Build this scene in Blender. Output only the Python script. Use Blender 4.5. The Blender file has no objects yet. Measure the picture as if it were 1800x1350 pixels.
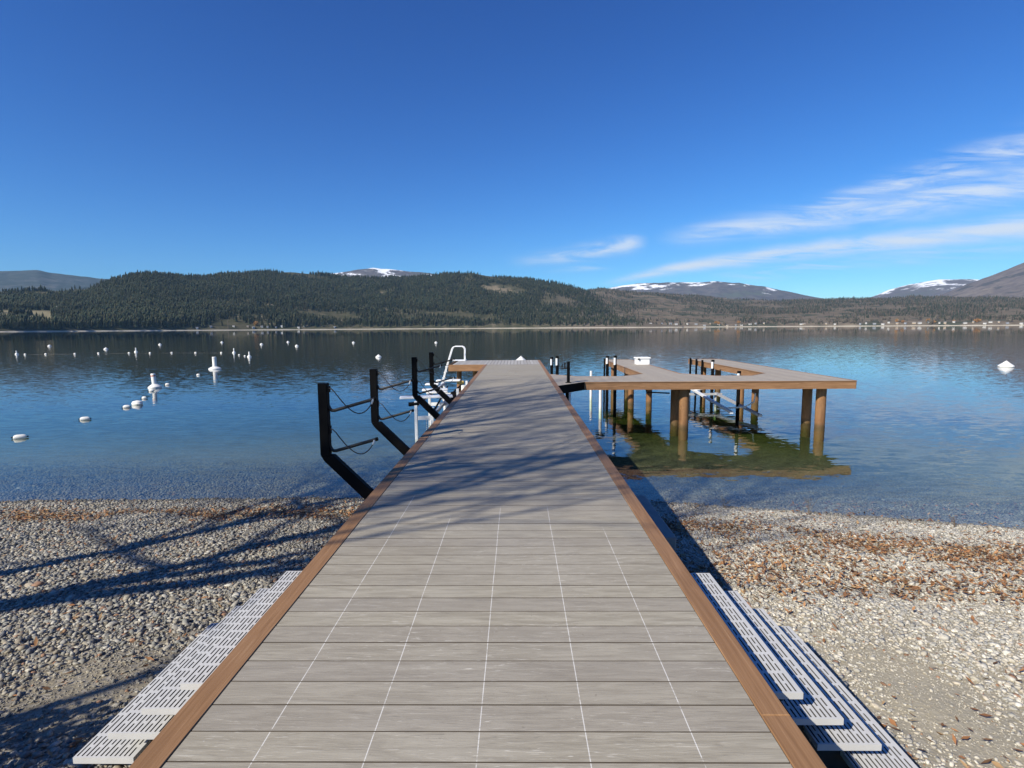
import bpy, math, random
import numpy as np
from mathutils import Vector, Matrix

SC = bpy.context.scene
COL = SC.collection
R = math.radians
rng = np.random.default_rng(7)
random.seed(7)

# ------------------------------------------------------------------ camera
CZ = 2.97                                   # eye above the lake surface (z = 0)
PITCH = math.atan((675 - 575.7) / 930.0)
YAW = math.atan(9.5 / 930.0)
ROLL = math.atan(0.006)
fwd = Vector((-math.sin(YAW) * math.cos(PITCH), math.cos(YAW) * math.cos(PITCH), -math.sin(PITCH)))
r0 = Vector((math.cos(YAW), math.sin(YAW), 0.0))
u0 = r0.cross(fwd)
rgt = r0 * math.cos(ROLL) - u0 * math.sin(ROLL)
upv = rgt.cross(fwd)
cam_d = bpy.data.cameras.new('camera')
cam = bpy.data.objects.new('camera', cam_d)
COL.objects.link(cam)
m3 = Matrix((rgt, upv, -fwd)).transposed()
cam.matrix_world = Matrix.Translation((0, 0, CZ)) @ m3.to_4x4()
cam_d.sensor_width = 36.0
cam_d.lens = 930.0 / 1800.0 * 36.0
cam_d.clip_start = 0.05
cam_d.clip_end = 60000
SC.camera = cam
SC.render.resolution_x, SC.render.resolution_y = 1024, 768

# ------------------------------------------------------------------ light
SUN_EL = R(35.5)
SUN_AZ = R(46.5)                            # direction the light travels, from +Y towards +X
sun_dir = Vector((-math.sin(SUN_AZ) * math.cos(SUN_EL), -math.cos(SUN_AZ) * math.cos(SUN_EL), math.sin(SUN_EL)))
SC.view_settings.view_transform = 'Standard'
SC.view_settings.look = 'None'
SC.view_settings.exposure = 0.5
SC.view_settings.gamma = 1.0
sd = bpy.data.lights.new('sun', 'SUN')
sd.energy = 5.0
sd.angle = R(0.53)
sd.color = (1.0, 0.925, 0.785)
sun = bpy.data.objects.new('sun', sd)
COL.objects.link(sun)
sun.rotation_euler = (-sun_dir).to_track_quat('-Z', 'Y').to_euler()
sun.location = (-30, -30, 40)


# ------------------------------------------------------------------ node helpers
class NT:
    def __init__(self, tree):
        self.t = tree
        self.n = tree.nodes
        self.l = tree.links

    def new(self, kind, **kw):
        nd = self.n.new(kind)
        for k, v in kw.items():
            setattr(nd, k, v)
        return nd

    def put(self, sock, v):
        if hasattr(v, 'bl_idname') or isinstance(v, bpy.types.NodeSocket):
            self.l.new(v, sock)
        elif v is not None:
            sock.default_value = v

    def math(self, op, a, b=None, c=None, clamp=False):
        nd = self.new('ShaderNodeMath', operation=op, use_clamp=clamp)
        for i, v in enumerate((a, b, c)):
            if v is not None:
                self.put(nd.inputs[i], v)
        return nd.outputs[0]

    def add(self, a, b): return self.math('ADD', a, b)
    def sub(self, a, b): return self.math('SUBTRACT', a, b)
    def mul(self, a, b): return self.math('MULTIPLY', a, b)
    def div(self, a, b): return self.math('DIVIDE', a, b)

    def ramp01(self, v, lo, hi):            # smooth step
        nd = self.new('ShaderNodeMapRange', interpolation_type='SMOOTHSTEP')
        self.put(nd.inputs[0], v)
        nd.inputs[1].default_value = lo
        nd.inputs[2].default_value = hi
        return nd.outputs[0]

    def lin(self, v, lo, hi, a, b):
        nd = self.new('ShaderNodeMapRange')
        self.put(nd.inputs[0], v)
        for i, x in enumerate((lo, hi, a, b)):
            nd.inputs[i + 1].default_value = x
        return nd.outputs[0]

    def mix(self, f, a, b, mode='MIX'):
        nd = self.new('ShaderNodeMix', data_type='RGBA', blend_type=mode)
        self.put(nd.inputs[0], f)
        for s, v in ((nd.inputs[6], a), (nd.inputs[7], b)):
            if isinstance(v, tuple):
                v = v + (1.0,) if len(v) == 3 else v
            self.put(s, v)
        return nd.outputs[2]

    def noise(self, vec, scale, detail=3.0, rough=0.55, col=False, dist=0.0):
        nd = self.new('ShaderNodeTexNoise')
        self.put(nd.inputs['Vector'], vec)
        nd.inputs['Scale'].default_value = scale
        nd.inputs['Detail'].default_value = detail
        nd.inputs['Roughness'].default_value = rough
        nd.inputs['Distortion'].default_value = dist
        return nd.outputs['Color' if col else 'Fac']

    def scale(self, vec, s, loc=(0, 0, 0), rot=(0, 0, 0)):
        nd = self.new('ShaderNodeMapping')
        self.put(nd.inputs[0], vec)
        nd.inputs[1].default_value = loc
        nd.inputs[2].default_value = rot
        nd.inputs[3].default_value = s
        return nd.outputs[0]

    def xyz(self, vec):
        nd = self.new('ShaderNodeSeparateXYZ')
        self.put(nd.inputs[0], vec)
        return nd.outputs[0], nd.outputs[1], nd.outputs[2]

    def comb(self, x, y, z):
        nd = self.new('ShaderNodeCombineXYZ')
        for i, v in enumerate((x, y, z)):
            self.put(nd.inputs[i], v)
        return nd.outputs[0]

    def bump(self, h, strength=0.5, dist=0.01):
        nd = self.new('ShaderNodeBump')
        nd.inputs['Strength'].default_value = strength
        nd.inputs['Distance'].default_value = dist
        self.put(nd.inputs['Height'], h)
        return nd.outputs[0]


MATS = {}


def mat(name):
    m = bpy.data.materials.new(name)
    m.use_nodes = True
    t = NT(m.node_tree)
    b = t.n['Principled BSDF']
    MATS[name] = m
    return m, t, b


def coords(t, kind='Object'):
    return t.new('ShaderNodeTexCoord').outputs[kind]


# ------------------------------------------------------------------ sky
W = bpy.data.worlds.new('World')
SC.world = W
W.use_nodes = True
wt = NT(W.node_tree)
bg = wt.n['Background']
sky = wt.new('ShaderNodeTexSky', sky_type='NISHITA')
sky.sun_disc = False
sky.sun_elevation = SUN_EL
sky.sun_rotation = math.atan2(sun_dir.x, sun_dir.y)
sky.altitude = 400
sky.air_density = 1.0
sky.dust_density = 0.25
sky.ozone_density = 3.0
SKY_STRENGTH = 0.10
gen = coords(wt, 'Generated')
dx, dy, dz = wt.xyz(gen)
dyc = wt.math('MAXIMUM', dy, 0.05)
su = wt.div(dx, dyc)                        # direction slopes: right of north, above the horizon
sv = wt.div(dz, dyc)
uv = wt.comb(su, sv, 0.0)


def streak(u0_, v0_, u1_, v1_, bend, w0, w1, seed, dens, ustart, uend, lo=.42, hi=.8):
    """one cirrus band running from (u0,v0) to (u1,v1), width growing w0 -> w1"""
    k = wt.lin(su, u0_, u1_, 0, 1)
    line = wt.add(wt.lin(su, u0_, u1_, v0_, v1_), wt.mul(wt.mul(k, wt.sub(1.0, k)), bend))
    ang = math.atan2(v1_ - v0_, u1_ - u0_)
    wob = wt.mul(wt.sub(wt.noise(wt.scale(uv, (3, 3, 1), (seed, 0, 0)), 1.5, 3), .5), .035)
    d = wt.div(wt.add(wt.sub(sv, line), wob), wt.lin(su, u0_, u1_, w0, w1))
    g = wt.math('POWER', 2.718, wt.mul(wt.mul(d, d), -1.0))
    tex = wt.noise(wt.scale(uv, (1.5, 13, 1), (seed, seed * .7, 0), (0, 0, -ang)), 3.0, 8, .64, dist=1.1)
    tex = wt.ramp01(tex, lo, hi)
    e = wt.mul(wt.ramp01(su, ustart, ustart + .14), wt.sub(1.0, wt.ramp01(su, uend - .05, uend)))
    return wt.mul(wt.mul(wt.mul(g, tex), e), dens)


bands = [
    streak(.26, .163, .96, .262, -.02, .012, .036, 1.3, .88, .24, 3, .24, .70),
    streak(.50, .205, .96, .330, .0, .010, .036, 4.1, .85, .48, 3, .36, .74),
    streak(.15, .082, .96, .178, .03, .006, .022, 7.7, .95, .14, 3, .18, .60),
    streak(.40, .090, .96, .150, .02, .010, .022, 9.2, .5, .32, 3, .35, .72),
    streak(.0, .125, .22, .148, .0, .010, .013, 12.4, 1.0, -.03, .25, .30, .70),
    streak(.05, .108, .15, .113, .0, .006, .007, 15.0, .5, .02, .19, .34, .7),
]
cl = bands[0]
for b_ in bands[1:]:
    cl = wt.math('MAXIMUM', cl, b_)
cl = wt.mul(cl, wt.ramp01(dy, 0.0, .1))
# the phone's deep clear-air blue: per channel contrast on the sky light itself
sr = wt.new('ShaderNodeSeparateColor')
wt.l.new(sky.outputs[0], sr.inputs[0])
sc_ = wt.new('ShaderNodeCombineColor')
for i_, (g_, p_) in enumerate(((0.86, 1.80), (1.16, 1.50), (1.34, 1.20))):
    lv = wt.math('MINIMUM', wt.mul(sr.outputs[i_], .085), 2.2)
    wt.put(sc_.inputs[i_], wt.mul(wt.math('POWER', lv, p_), g_ / SKY_STRENGTH))
skyc = wt.mix(cl, sc_.outputs[0], (5.9, 6.4, 7.0, 1.0))
wt.l.new(skyc, bg.inputs['Color'])
bg.inputs['Strength'].default_value = SKY_STRENGTH


# ------------------------------------------------------------------ mesh helpers
def tag(o, label=None, cat=None, group=None, kind=None):
    for k, v in (('label', label), ('category', cat), ('group', group), ('kind', kind)):
        if v:
            o[k] = v
    return o


def empty(name, loc=(0, 0, 0), label=None, cat=None, group=None):
    o = bpy.data.objects.new(name, None)
    o.empty_display_size = .2
    COL.objects.link(o)
    o.location = loc
    return tag(o, label, cat, group)


def link_mesh(name, v, f, m, parent=None, smooth=False):
    me = bpy.data.meshes.new(name)
    me.from_pydata([tuple(p) for p in v], [], f)
    me.update()
    if smooth:
        me.polygons.foreach_set('use_smooth', [True] * len(me.polygons))
    if m:
        me.materials.append(m)
    o = bpy.data.objects.new(name, me)
    COL.objects.link(o)
    if parent:
        o.parent = parent
    return o


def np_mesh(name, V, Fc, m, cols=None, smooth=False):
    """V (n,3), Fc (k,3|4) -> object, fast path; cols (n,3) point colours"""
    me = bpy.data.meshes.new(name)
    n, k, s = len(V), len(Fc), Fc.shape[1]
    me.vertices.add(n)
    me.vertices.foreach_set('co', np.ascontiguousarray(V, np.float32).ravel())
    me.loops.add(k * s)
    me.loops.foreach_set('vertex_index', np.ascontiguousarray(Fc, np.int32).ravel())
    me.polygons.add(k)
    me.polygons.foreach_set('loop_start', np.arange(0, k * s, s, dtype=np.int32))
    me.polygons.foreach_set('loop_total', np.full(k, s, np.int32))
    if smooth:
        me.polygons.foreach_set('use_smooth', np.ones(k, bool))
    me.update(calc_edges=True)
    if cols is not None:
        a = me.color_attributes.new('tint', 'FLOAT_COLOR', 'POINT')
        c4 = np.ones((n, 4), np.float32)
        c4[:, :3] = cols
        a.data.foreach_set('color', c4.ravel())
    me.materials.append(m)
    o = bpy.data.objects.new(name, me)
    COL.objects.link(o)
    return o


class MB:
    """collects shapes; build() links them as ONE mesh object"""
    def __init__(self):
        self.v, self.f = [], []

    def raw(self, v, f):
        b = len(self.v)
        self.v += [tuple(p) for p in v]
        self.f += [tuple(i + b for i in q) for q in f]
        return self

    def box(self, x0, x1, y0, y1, z0, z1):
        v = [(x, y, z) for z in (z0, z1) for y in (y0, y1) for x in (x0, x1)]
        return self.raw(v, [(0, 2, 3, 1), (4, 5, 7, 6), (0, 1, 5, 4), (2, 6, 7, 3), (0, 4, 6, 2), (1, 3, 7, 5)])

    def cbox(self, x0, x1, y0, y1, z0, z1, c):
        """box with chamfered top edges"""
        v = [(x0, y0, z0), (x1, y0, z0), (x1, y1, z0), (x0, y1, z0),
             (x0, y0, z1 - c), (x1, y0, z1 - c), (x1, y1, z1 - c), (x0, y1, z1 - c),
             (x0 + c, y0 + c, z1), (x1 - c, y0 + c, z1), (x1 - c, y1 - c, z1), (x0 + c, y1 - c, z1)]
        f = [(3, 2, 1, 0), (8, 9, 10, 11)]
        for i in range(4):
            j = (i + 1) % 4
            f += [(i, j, 4 + j, 4 + i), (4 + i, 4 + j, 8 + j, 8 + i)]
        return self.raw(v, f)

    def beam(self, p0, p1, w, h, up=(0, 0, 1)):
        p0, p1 = Vector(p0), Vector(p1)
        d = (p1 - p0).normalized()
        s = d.cross(Vector(up)).normalized()
        t = s.cross(d)
        v = [p + s * (a * w / 2) + t * (b * h / 2) for p in (p0, p1) for a, b in ((-1, -1), (1, -1), (1, 1), (-1, 1))]
        return self.raw(v, [(3, 2, 1, 0), (4, 5, 6, 7)] + [(i, (i + 1) % 4, 4 + (i + 1) % 4, 4 + i) for i in range(4)])

    def tube(self, pts, r, n=8, r1=None, caps=True):
        pts = [Vector(p) for p in pts]
        k = len(pts)
        ring = []
        prev = None
        for i, p in enumerate(pts):
            d = (pts[min(i + 1, k - 1)] - pts[max(i - 1, 0)]).normalized()
            if prev is None:
                a = Vector((0, 0, 1)) if abs(d.z) < .9 else Vector((1, 0, 0))
                s = d.cross(a).normalized()
            else:
                s = (prev - d * prev.dot(d)).normalized()
            prev = s
            t = d.cross(s)
            rr = r if r1 is None else r + (r1 - r) * i / (k - 1)
            ring += [p + (s * math.cos(2 * math.pi * j / n) + t * math.sin(2 * math.pi * j / n)) * rr for j in range(n)]
        f = []
        for i in range(k - 1):
            for j in range(n):
                a, b = i * n + j, i * n + (j + 1) % n
                f.append((a, b, b + n, a + n))
        if caps:
            f.append(tuple(range(n - 1, -1, -1)))
            f.append(tuple((k - 1) * n + j for j in range(n)))
        return self.raw(ring, f)

    def lathe(self, prof, n=20, c=(0, 0, 0)):
        v, f = [], []
        for r, z in prof:
            v += [(c[0] + r * math.cos(2 * math.pi * j / n), c[1] + r * math.sin(2 * math.pi * j / n), c[2] + z) for j in range(n)]
        for i in range(len(prof) - 1):
            for j in range(n):
                a, b = i * n + j, i * n + (j + 1) % n
                f.append((a, b, b + n, a + n))
        f.append(tuple(range(n - 1, -1, -1)))
        f.append(tuple((len(prof) - 1) * n + j for j in range(n)))
        return self.raw(v, f)

    def prism(self, poly, z0, z1):
        n = len(poly)
        v = [(x, y, z0) for x, y in poly] + [(x, y, z1) for x, y in poly]
        return self.raw(v, [tuple(range(n - 1, -1, -1)), tuple(range(n, 2 * n))] +
                        [(i, (i + 1) % n, n + (i + 1) % n, n + i) for i in range(n)])

    def build(self, name, m, parent=None, smooth=False, bevel=0.0):
        o = link_mesh(name, self.v, self.f, m, parent, smooth)
        if smooth:
            try:
                o.data.set_sharp_from_angle(angle=R(40))
            except Exception:
                pass
        if bevel:
            bv = o.modifiers.new('bevel', 'BEVEL')
            bv.width = bevel
            bv.segments = 2
            bv.limit_method = 'ANGLE'
        return o


def copy_tree(o, parent=None):
    c = o.copy()
    COL.objects.link(c)
    if parent:
        c.parent = parent
    for ch in list(o.children):
        copy_tree(ch, c)
    return c


# ------------------------------------------------------------------ numpy noise
def _hash(ix, iy, s):
    h = (ix.astype(np.int64) * 374761393 + iy.astype(np.int64) * 668265263 + s * 974711) & 0x7fffffff
    h = ((h ^ (h >> 13)) * 1274126177) & 0x7fffffff
    return ((h ^ (h >> 16)) & 0xffff) / 65535.0


def vnoise(x, y, s=0):
    ix, iy = np.floor(x), np.floor(y)
    fx, fy = x - ix, y - iy
    fx, fy = fx * fx * (3 - 2 * fx), fy * fy * (3 - 2 * fy)
    a, b = _hash(ix, iy, s), _hash(ix + 1, iy, s)
    c, d = _hash(ix, iy + 1, s), _hash(ix + 1, iy + 1, s)
    return (a + (b - a) * fx) * (1 - fy) + (c + (d - c) * fx) * fy


def fbm(x, y, o=4, s=0):
    t, a, n = 0, 1.0, 0
    for i in range(o):
        t = t + a * vnoise(x * 2 ** i, y * 2 ** i, s + i * 17)
        n += a
        a *= .5
    return t / n


# ------------------------------------------------------------------ materials
def m_plain(name, col, rough=.5, metal=0.0, var=.12, scale=8.0, bump=0.0, spec=None):
    m, t, b = mat(name)
    c = coords(t)
    n = t.noise(c, scale, 4)
    dk = tuple(x * (1 - var) for x in col)
    lt = tuple(min(1, x * (1 + var)) for x in col)
    t.put(b.inputs['Base Color'], t.mix(n, dk, lt))
    b.inputs['Metallic'].default_value = metal
    t.put(b.inputs['Roughness'], t.lin(t.noise(c, scale * 3, 3), .3, .7, max(.02, rough - .08), min(1, rough + .1)))
    if bump:
        t.put(b.inputs['Normal'], t.bump(t.noise(c, scale * 6, 4), .6, bump))
    if spec is not None:
        b.inputs['Specular IOR Level'].default_value = spec
    return m


def m_decking(name, pitch, along='X', lines=True, c0=(.256, .227, .172), c1=(.356, .324, .256)):
    """embossed composite boards: own tone per board, pale raised grain, chalk lines"""
    m, t, b = mat(name)
    c = coords(t)
    x, y, z = t.xyz(c)
    if along == 'Y':
        x, y = y, x
    bid = t.math('FLOOR', t.div(y, pitch))
    wn = t.new('ShaderNodeTexWhiteNoise', noise_dimensions='1D')
    t.put(wn.inputs['W'], bid)
    tone = wn.outputs['Value']
    gv = t.comb(t.add(t.mul(x, 3.4), t.mul(tone, 40)), t.mul(y, 28), t.mul(tone, 9))
    grain = t.noise(gv, 1.0, 5, .6, dist=.9)
    streaks = t.noise(t.comb(t.add(t.mul(x, 7.5), t.mul(tone, 70)), t.mul(y, 115), 0.0), 1.0, 3, .55, dist=1.6)
    pale = t.mul(t.ramp01(streaks, .60, .70), t.ramp01(t.noise(c, 1.3, 3), .38, .62))
    wear = t.noise(c, .9, 5, .6)
    base = t.mix(t.ramp01(grain, .3, .7), c0, c1)
    base = t.mix(t.mul(tone, .45), base, tuple(v * .86 for v in c1), 'MULTIPLY') if False else base
    base = t.mix(t.lin(tone, 0, 1, .0, .36), base, (.20, .175, .16))
    base = t.mix(t.mul(t.ramp01(wear, .35, .75), .25), base, (.37, .345, .305))
    base = t.mix(t.mul(pale, .7), base, (.58, .55, .48))
    dk_ = t.mul(t.ramp01(streaks, .40, .30), t.ramp01(t.noise(c, 1.1, 3), .35, .6))
    base = t.mix(t.mul(dk_, .45), base, (.16, .14, .115))
    dirt = t.ramp01(t.noise(c, 38, 2, .5), .72, .80)
    base = t.mix(t.mul(dirt, .35), base, (.12, .10, .08))
    speck = t.ramp01(t.noise(c, 75, 1, .4), .80, .84)
    base = t.mix(t.mul(speck, .6), base, (.7, .68, .64))
    if lines:
        for xl, yend in ((-.975, 4.95), (-.565, 4.35), (-.155, 4.6), (.258, 4.6), (.668, 4.1)):
            wob = t.mul(t.sub(t.noise(t.comb(0.0, y, xl), 1.2, 2), .5), .008)
            d = t.math('ABSOLUTE', t.add(t.sub(x, xl), wob))
            ln = t.sub(1.0, t.ramp01(d, .0009, .0030))
            brk = t.ramp01(t.noise(t.comb(t.mul(x, 5), t.mul(y, 9), xl * 7), 1.6, 4, .75), .30, .50)
            fade = t.sub(1.0, t.ramp01(y, yend - .25, yend))
            base = t.mix(t.mul(t.mul(t.mul(ln, brk), fade), .62), base, (.80, .79, .76))
    t.put(b.inputs['Base Color'], base)
    t.put(b.inputs['Roughness'], t.lin(grain, .3, .7, .62, .78))
    b.inputs['Specular IOR Level'].default_value = .35
    hgt = t.add(t.mul(grain, .6), t.mul(streaks, .5))
    t.put(b.inputs['Normal'], t.bump(hgt, .8, .0035))
    return m


def m_grainwood(name, ca, cb, cc, along='Y', fine=55):
    m, t, b = mat(name)
    c = coords(t)
    x, y, z = t.xyz(c)
    if along == 'X':
        gv = t.comb(t.mul(x, 1.8), t.mul(y, fine), t.mul(z, fine))
    else:
        gv = t.comb(t.mul(x, fine), t.mul(y, 1.8), t.mul(z, fine))
    g = t.noise(gv, 1.0, 5, .62, dist=.7)
    big = t.noise(c, 1.7, 3)
    col = t.mix(t.ramp01(g, .3, .66), ca, cb)
    col = t.mix(t.mul(t.ramp01(g, .58, .74), .7), col, cc)
    col = t.mix(t.mul(t.ramp01(big, .4, .7), .25), col, tuple(v * .75 for v in ca))
    t.put(b.inputs['Base Color'], col)
    b.inputs['Roughness'].default_value = .6
    b.inputs['Specular IOR Level'].default_value = .35
    t.put(b.inputs['Normal'], t.bump(g, .5, .003))
    return m


def m_rustpile():
    m, t, b = mat('rusty steel')
    c = coords(t)
    x, y, z = t.xyz(c)
    n1 = t.noise(t.comb(t.mul(x, 6), t.mul(y, 6), t.mul(z, 1.2)), 1.0, 5, .65)
    n2 = t.noise(c, 22, 4)
    col = t.mix(t.ramp01(n1, .3, .7), (.15, .070, .025), (.27, .140, .058))
    col = t.mix(t.mul(t.ramp01(n2, .5, .75), .6), col, (.12, .055, .025))
    wet = t.sub(1.0, t.ramp01(z, .02, .16))
    col = t.mix(t.mul(wet, .8), col, (.07, .045, .015))
    t.put(b.inputs['Base Color'], col)
    b.inputs['Roughness'].default_value = .72
    t.put(b.inputs['Normal'], t.bump(n2, .5, .004))
    return m


def m_attr(name, rough=.8, bump_scale=0, spec=.3, mulnoise=None):
    m, t, b = mat(name)
    a = t.new('ShaderNodeAttribute', attribute_name='tint')
    col = a.outputs['Color']
    if mulnoise:
        n = t.noise(coords(t), mulnoise, 3, .6)
        g = t.lin(n, .3, .7, .72, 1.25)
        col = t.mix(1.0, col, t.comb(g, g, g), 'MULTIPLY')
    t.put(b.inputs['Base Color'], col)
    b.inputs['Roughness'].default_value = rough
    b.inputs['Specular IOR Level'].default_value = spec
    if bump_scale:
        t.put(b.inputs['Normal'], t.bump(t.noise(coords(t), bump_scale, 3), .5, .004))
    return m


M_DECK = m_decking('weathered grey decking', .147)
M_DECK_Y = m_decking('pale slotted decking', .147, 'Y', False, (.33, .315, .295), (.43, .415, .39))
M_DECK_R = m_decking('tan grey decking', .147, 'Y', False, (.31, .268, .212), (.395, .345, .278))
M_EDGE = m_grainwood('brown composite edging', (.205, .108, .047), (.285, .158, .076), (.38, .24, .135))
M_FASCIA = m_grainwood('brown composite fascia along x', (.20, .105, .048), (.30, .165, .082), (.38, .235, .13), 'X', 30)
M_FASCIA_Y = m_grainwood('brown composite fascia along y', (.22, .115, .052), (.32, .18, .09), (.40, .25, .14), 'Y', 30)
M_BEAM = m_plain('dark treated timber', (.045, .036, .028), .75, var=.3)
M_PILE = m_rustpile()
M_BLACK = m_plain('black powder coated steel', (.004, .004, .0045), .6, 0, .3, 30, spec=.08)
M_SLOT_SHADE = m_plain('slot walls in painted shade', (.075, .073, .068), .8, 0, .3, 12)  # shade inside the slots, painted as a dark wall colour
M_GROOVE = m_plain('dark grooved board edge', (.070, .056, .044), .9, 0, .3, 6)
M_RUBBER = m_plain('black foam sleeve', (.012, .012, .013), .5, 0, .25, 40, spec=.35)
M_CORD = m_plain('dark bungee cord', (.013, .014, .02), .6)
M_ALU = m_plain('white painted aluminium', (.70, .71, .72), .38, 0, .1, 6)
M_GALV = m_plain('dull aluminium', (.50, .51, .52), .42, .35, .15, 9)
M_BUOY = m_plain('white moulded plastic', (.66, .66, .63), .42, 0, .10, 5)
M_FLOAT = m_plain('chalky float plastic', (.70, .69, .64), .55, 0, .12, 9)
M_ORANGE = m_plain('faded orange band', (.45, .13, .05), .5)
M_GRATE = m_plain('light grey moulded grating', (.50, .50, .49), .5, 0, .12, 14, .0006)
M_CONC = m_plain('rough concrete', (.26, .255, .24), .85, 0, .2, 5, .004)
M_WHITE = m_plain('white fibreglass', (.80, .80, .79), .35, 0, .04, 4)
M_BARK = m_plain('grey brown bark', (.13, .10, .075), .9, 0, .35, 9, .01)
M_YELLOW = m_plain('yellow plastic housing', (.52, .36, .09), .5)
M_STONE = m_attr('beach stone', .78, 60, .3, 40)
M_LEAF = m_attr('dry fallen leaf', .8, 0, .2)
M_NEEDLE = m_attr('conifer foliage', .9, 0, .15)
M_HOUSEWALL = m_plain('pale painted siding', (.46, .45, .42), .7, 0, .08, .05)
M_HOUSETAN = m_plain('tan siding', (.34, .27, .19), .7, 0, .1, .05)
M_HOUSEGREY = m_plain('grey blue siding', (.24, .26, .29), .7, 0, .1, .05)
M_HOUSEROOF = m_plain('grey shingle roof', (.26, .25, .25), .8, 0, .2, .2)

# ------------------------------------------------------------------ beach and lake bed: one sheet
SX = np.array([-4000, -40, -14, -9, -6, -3, 1, 2.5, 5.24, 7.3, 12, 20, 60, 4000.])
SY = np.array([8.9, 8.9, 8.85, 8.85, 8.9, 9.0, 8.95, 8.72, 8.08, 7.48, 6.0, 3.6, -6, -300])


def shore(x):
    return np.interp(x, SX, SY) + (vnoise(x * 1.3, x * 0 + 3.3, 5) - .5) * .12


def ground(x, y):
    s = shore(x) - y
    land = np.where(s < 8, .117 * s, .936 + .06 * (np.minimum(s, 40) - 8))
    u = -s
    bed = np.where(u < 14, -.046 * u - np.minimum(u, .3) * .12, np.where(u < 40, -.68 - .14 * (u - 14), -4.32 - .09 * (np.minimum(u, 300) - 40)))
    z = np.where(s > 0, land, bed)
    k = np.clip(np.abs(s) * 2, 0, 1)
    z = z + (fbm(x * .8, y * .8, 3, 11) - .5) * np.where(s > 0, .10, .03) * k + (vnoise(x * 4, y * 4, 13) - .5) * .018 * k
    return z


gx = np.concatenate([-np.geomspace(9000, 14.6, 26), np.arange(-14, 14.01, .11), np.geomspace(14.6, 9000, 26)])
gy = np.concatenate([-np.geomspace(120, 6.5, 10), np.arange(-6, 16, .11), np.geomspace(16.2, 9000, 50)])
GX, GY = np.meshgrid(gx, gy)
GZ = ground(GX, GY)
Vg = np.stack([GX, GY, GZ], -1).reshape(-1, 3)
nxg, nyg = len(gx), len(gy)
ii = np.arange(nxg * nyg).reshape(nyg, nxg)
Fg = np.stack([ii[:-1, :-1], ii[:-1, 1:], ii[1:, 1:], ii[1:, :-1]], -1).reshape(-1, 4)

m, t, b = mat('gravelly beach and lake bed')
c = coords(t)
x, y, z = t.xyz(c)
big = t.noise(c, .9, 5, .6)
fine = t.noise(c, 55, 4, .65)
vor = t.new('ShaderNodeTexVoronoi')
t.put(vor.inputs['Vector'], c)
vor.inputs['Scale'].default_value = 46
vcol = t.new('ShaderNodeSeparateColor')
t.put(vcol.inputs[0], vor.outputs['Color'])
dry = t.mix(t.ramp01(big, .35, .65), (.20, .175, .125), (.285, .25, .18))
dry = t.mix(t.ramp01(fine, .4, .75), dry, (.15, .13, .10))
dry = t.mix(t.mul(t.ramp01(vcol.outputs[0], .55, .9), .6), dry, (.36, .33, .28))
dry = t.mix(t.mul(t.ramp01(vcol.outputs[1], .6, .95), .6), dry, (.10, .10, .10))
silt = t.mix(t.ramp01(t.noise(c, 2.2, 5, .6), .35, .7), (.046, .041, .012), (.082, .068, .024))
stonebed = t.mix(vcol.outputs[0], (.065, .060, .045), (.225, .198, .140))
wetbed = t.mix(t.ramp01(z, -.52, -.20), silt, stonebed)
dry = t.mix(t.mul(t.ramp01(x, .5, 2.5), .6), dry, (.40, .36, .27))  # sand paler to the right: sunlit look and bleaching both put into colour
col = t.mix(t.ramp01(z, -.02, .035), wetbed, dry)
t.put(b.inputs['Base Color'], col)
b.inputs['Roughness'].default_value = .9
b.inputs['Specular IOR Level'].default_value = .2
t.put(b.inputs['Normal'], t.bump(t.add(t.mul(vor.outputs['Distance'], .7), t.mul(fine, .5)), .8, .005))
beach = np_mesh('beach', Vg, Fg, m, smooth=True)
tag(beach, kind='structure')

# ------------------------------------------------------------------ water
m, t, b = mat('lake water')
t.n.remove(b)
out = t.n['Material Output']
c = coords(t)
x, y, z = t.xyz(c)
# ripple slopes straight from noise colours, in metres; calmer far out and in drifting patches
dist = t.math('SQRT', t.add(t.mul(x, x), t.mul(y, y)))
patch = t.noise(t.scale(c, (.010, .022, 1)), 1.0, 4, .6, dist=.4)
wind = t.lin(t.ramp01(patch, .35, .65), 0, 1, .9, 1.05)
calm = t.sub(1.0, t.ramp01(t.add(dist, t.mul(t.sub(patch, .5), 160)), 130, 260))
near = t.lin(dist, 6, 30, .75, 1.0)
amp = t.mul(t.mul(wind, t.lin(calm, 0, 1, .12, 1.0)), near)


def slopes(scl, rot, sc, det, a):
    n = t.noise(t.scale(c, scl, (0, 0, 0), (0, 0, rot)), sc, det, .5, col=True)
    s = t.new('ShaderNodeSeparateColor')
    t.put(s.inputs[0], n)
    return t.mul(t.sub(s.outputs[0], .5), a), t.mul(t.sub(s.outputs[1], .5), a)


a1 = slopes((.45, 1.5, 1), R(24), 4.0, 2, .15)
a2 = slopes((.5, 1.3, 1), R(-14), 11, 2, .10)
a3 = slopes((.6, 1.2, 1), R(8), .9, 2, .010)
nxs = t.mul(t.mul(t.add(t.add(a1[0], a2[0]), a3[0]), amp), .42)
nys = t.mul(t.mul(t.add(t.add(a1[1], a2[1]), a3[1]), amp), .60)
nv = t.new('ShaderNodeVectorMath', operation='NORMALIZE')
t.put(nv.inputs[0], t.comb(nxs, nys, 1.0))
nrm = nv.outputs[0]
geo = t.new('ShaderNodeNewGeometry')
dt = t.new('ShaderNodeVectorMath', operation='DOT_PRODUCT')
t.put(dt.inputs[0], geo.outputs['Incoming'])
t.put(dt.inputs[1], nrm)
cosi = t.math('MINIMUM', t.math('ABSOLUTE', dt.outputs['Value']), 1.0)
fres = t.add(.02, t.mul(.98, t.math('POWER', t.sub(1.0, cosi), 5.2)))
gl = t.new('ShaderNodeBsdfGlossy')
gl.inputs['Roughness'].default_value = .02
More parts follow.
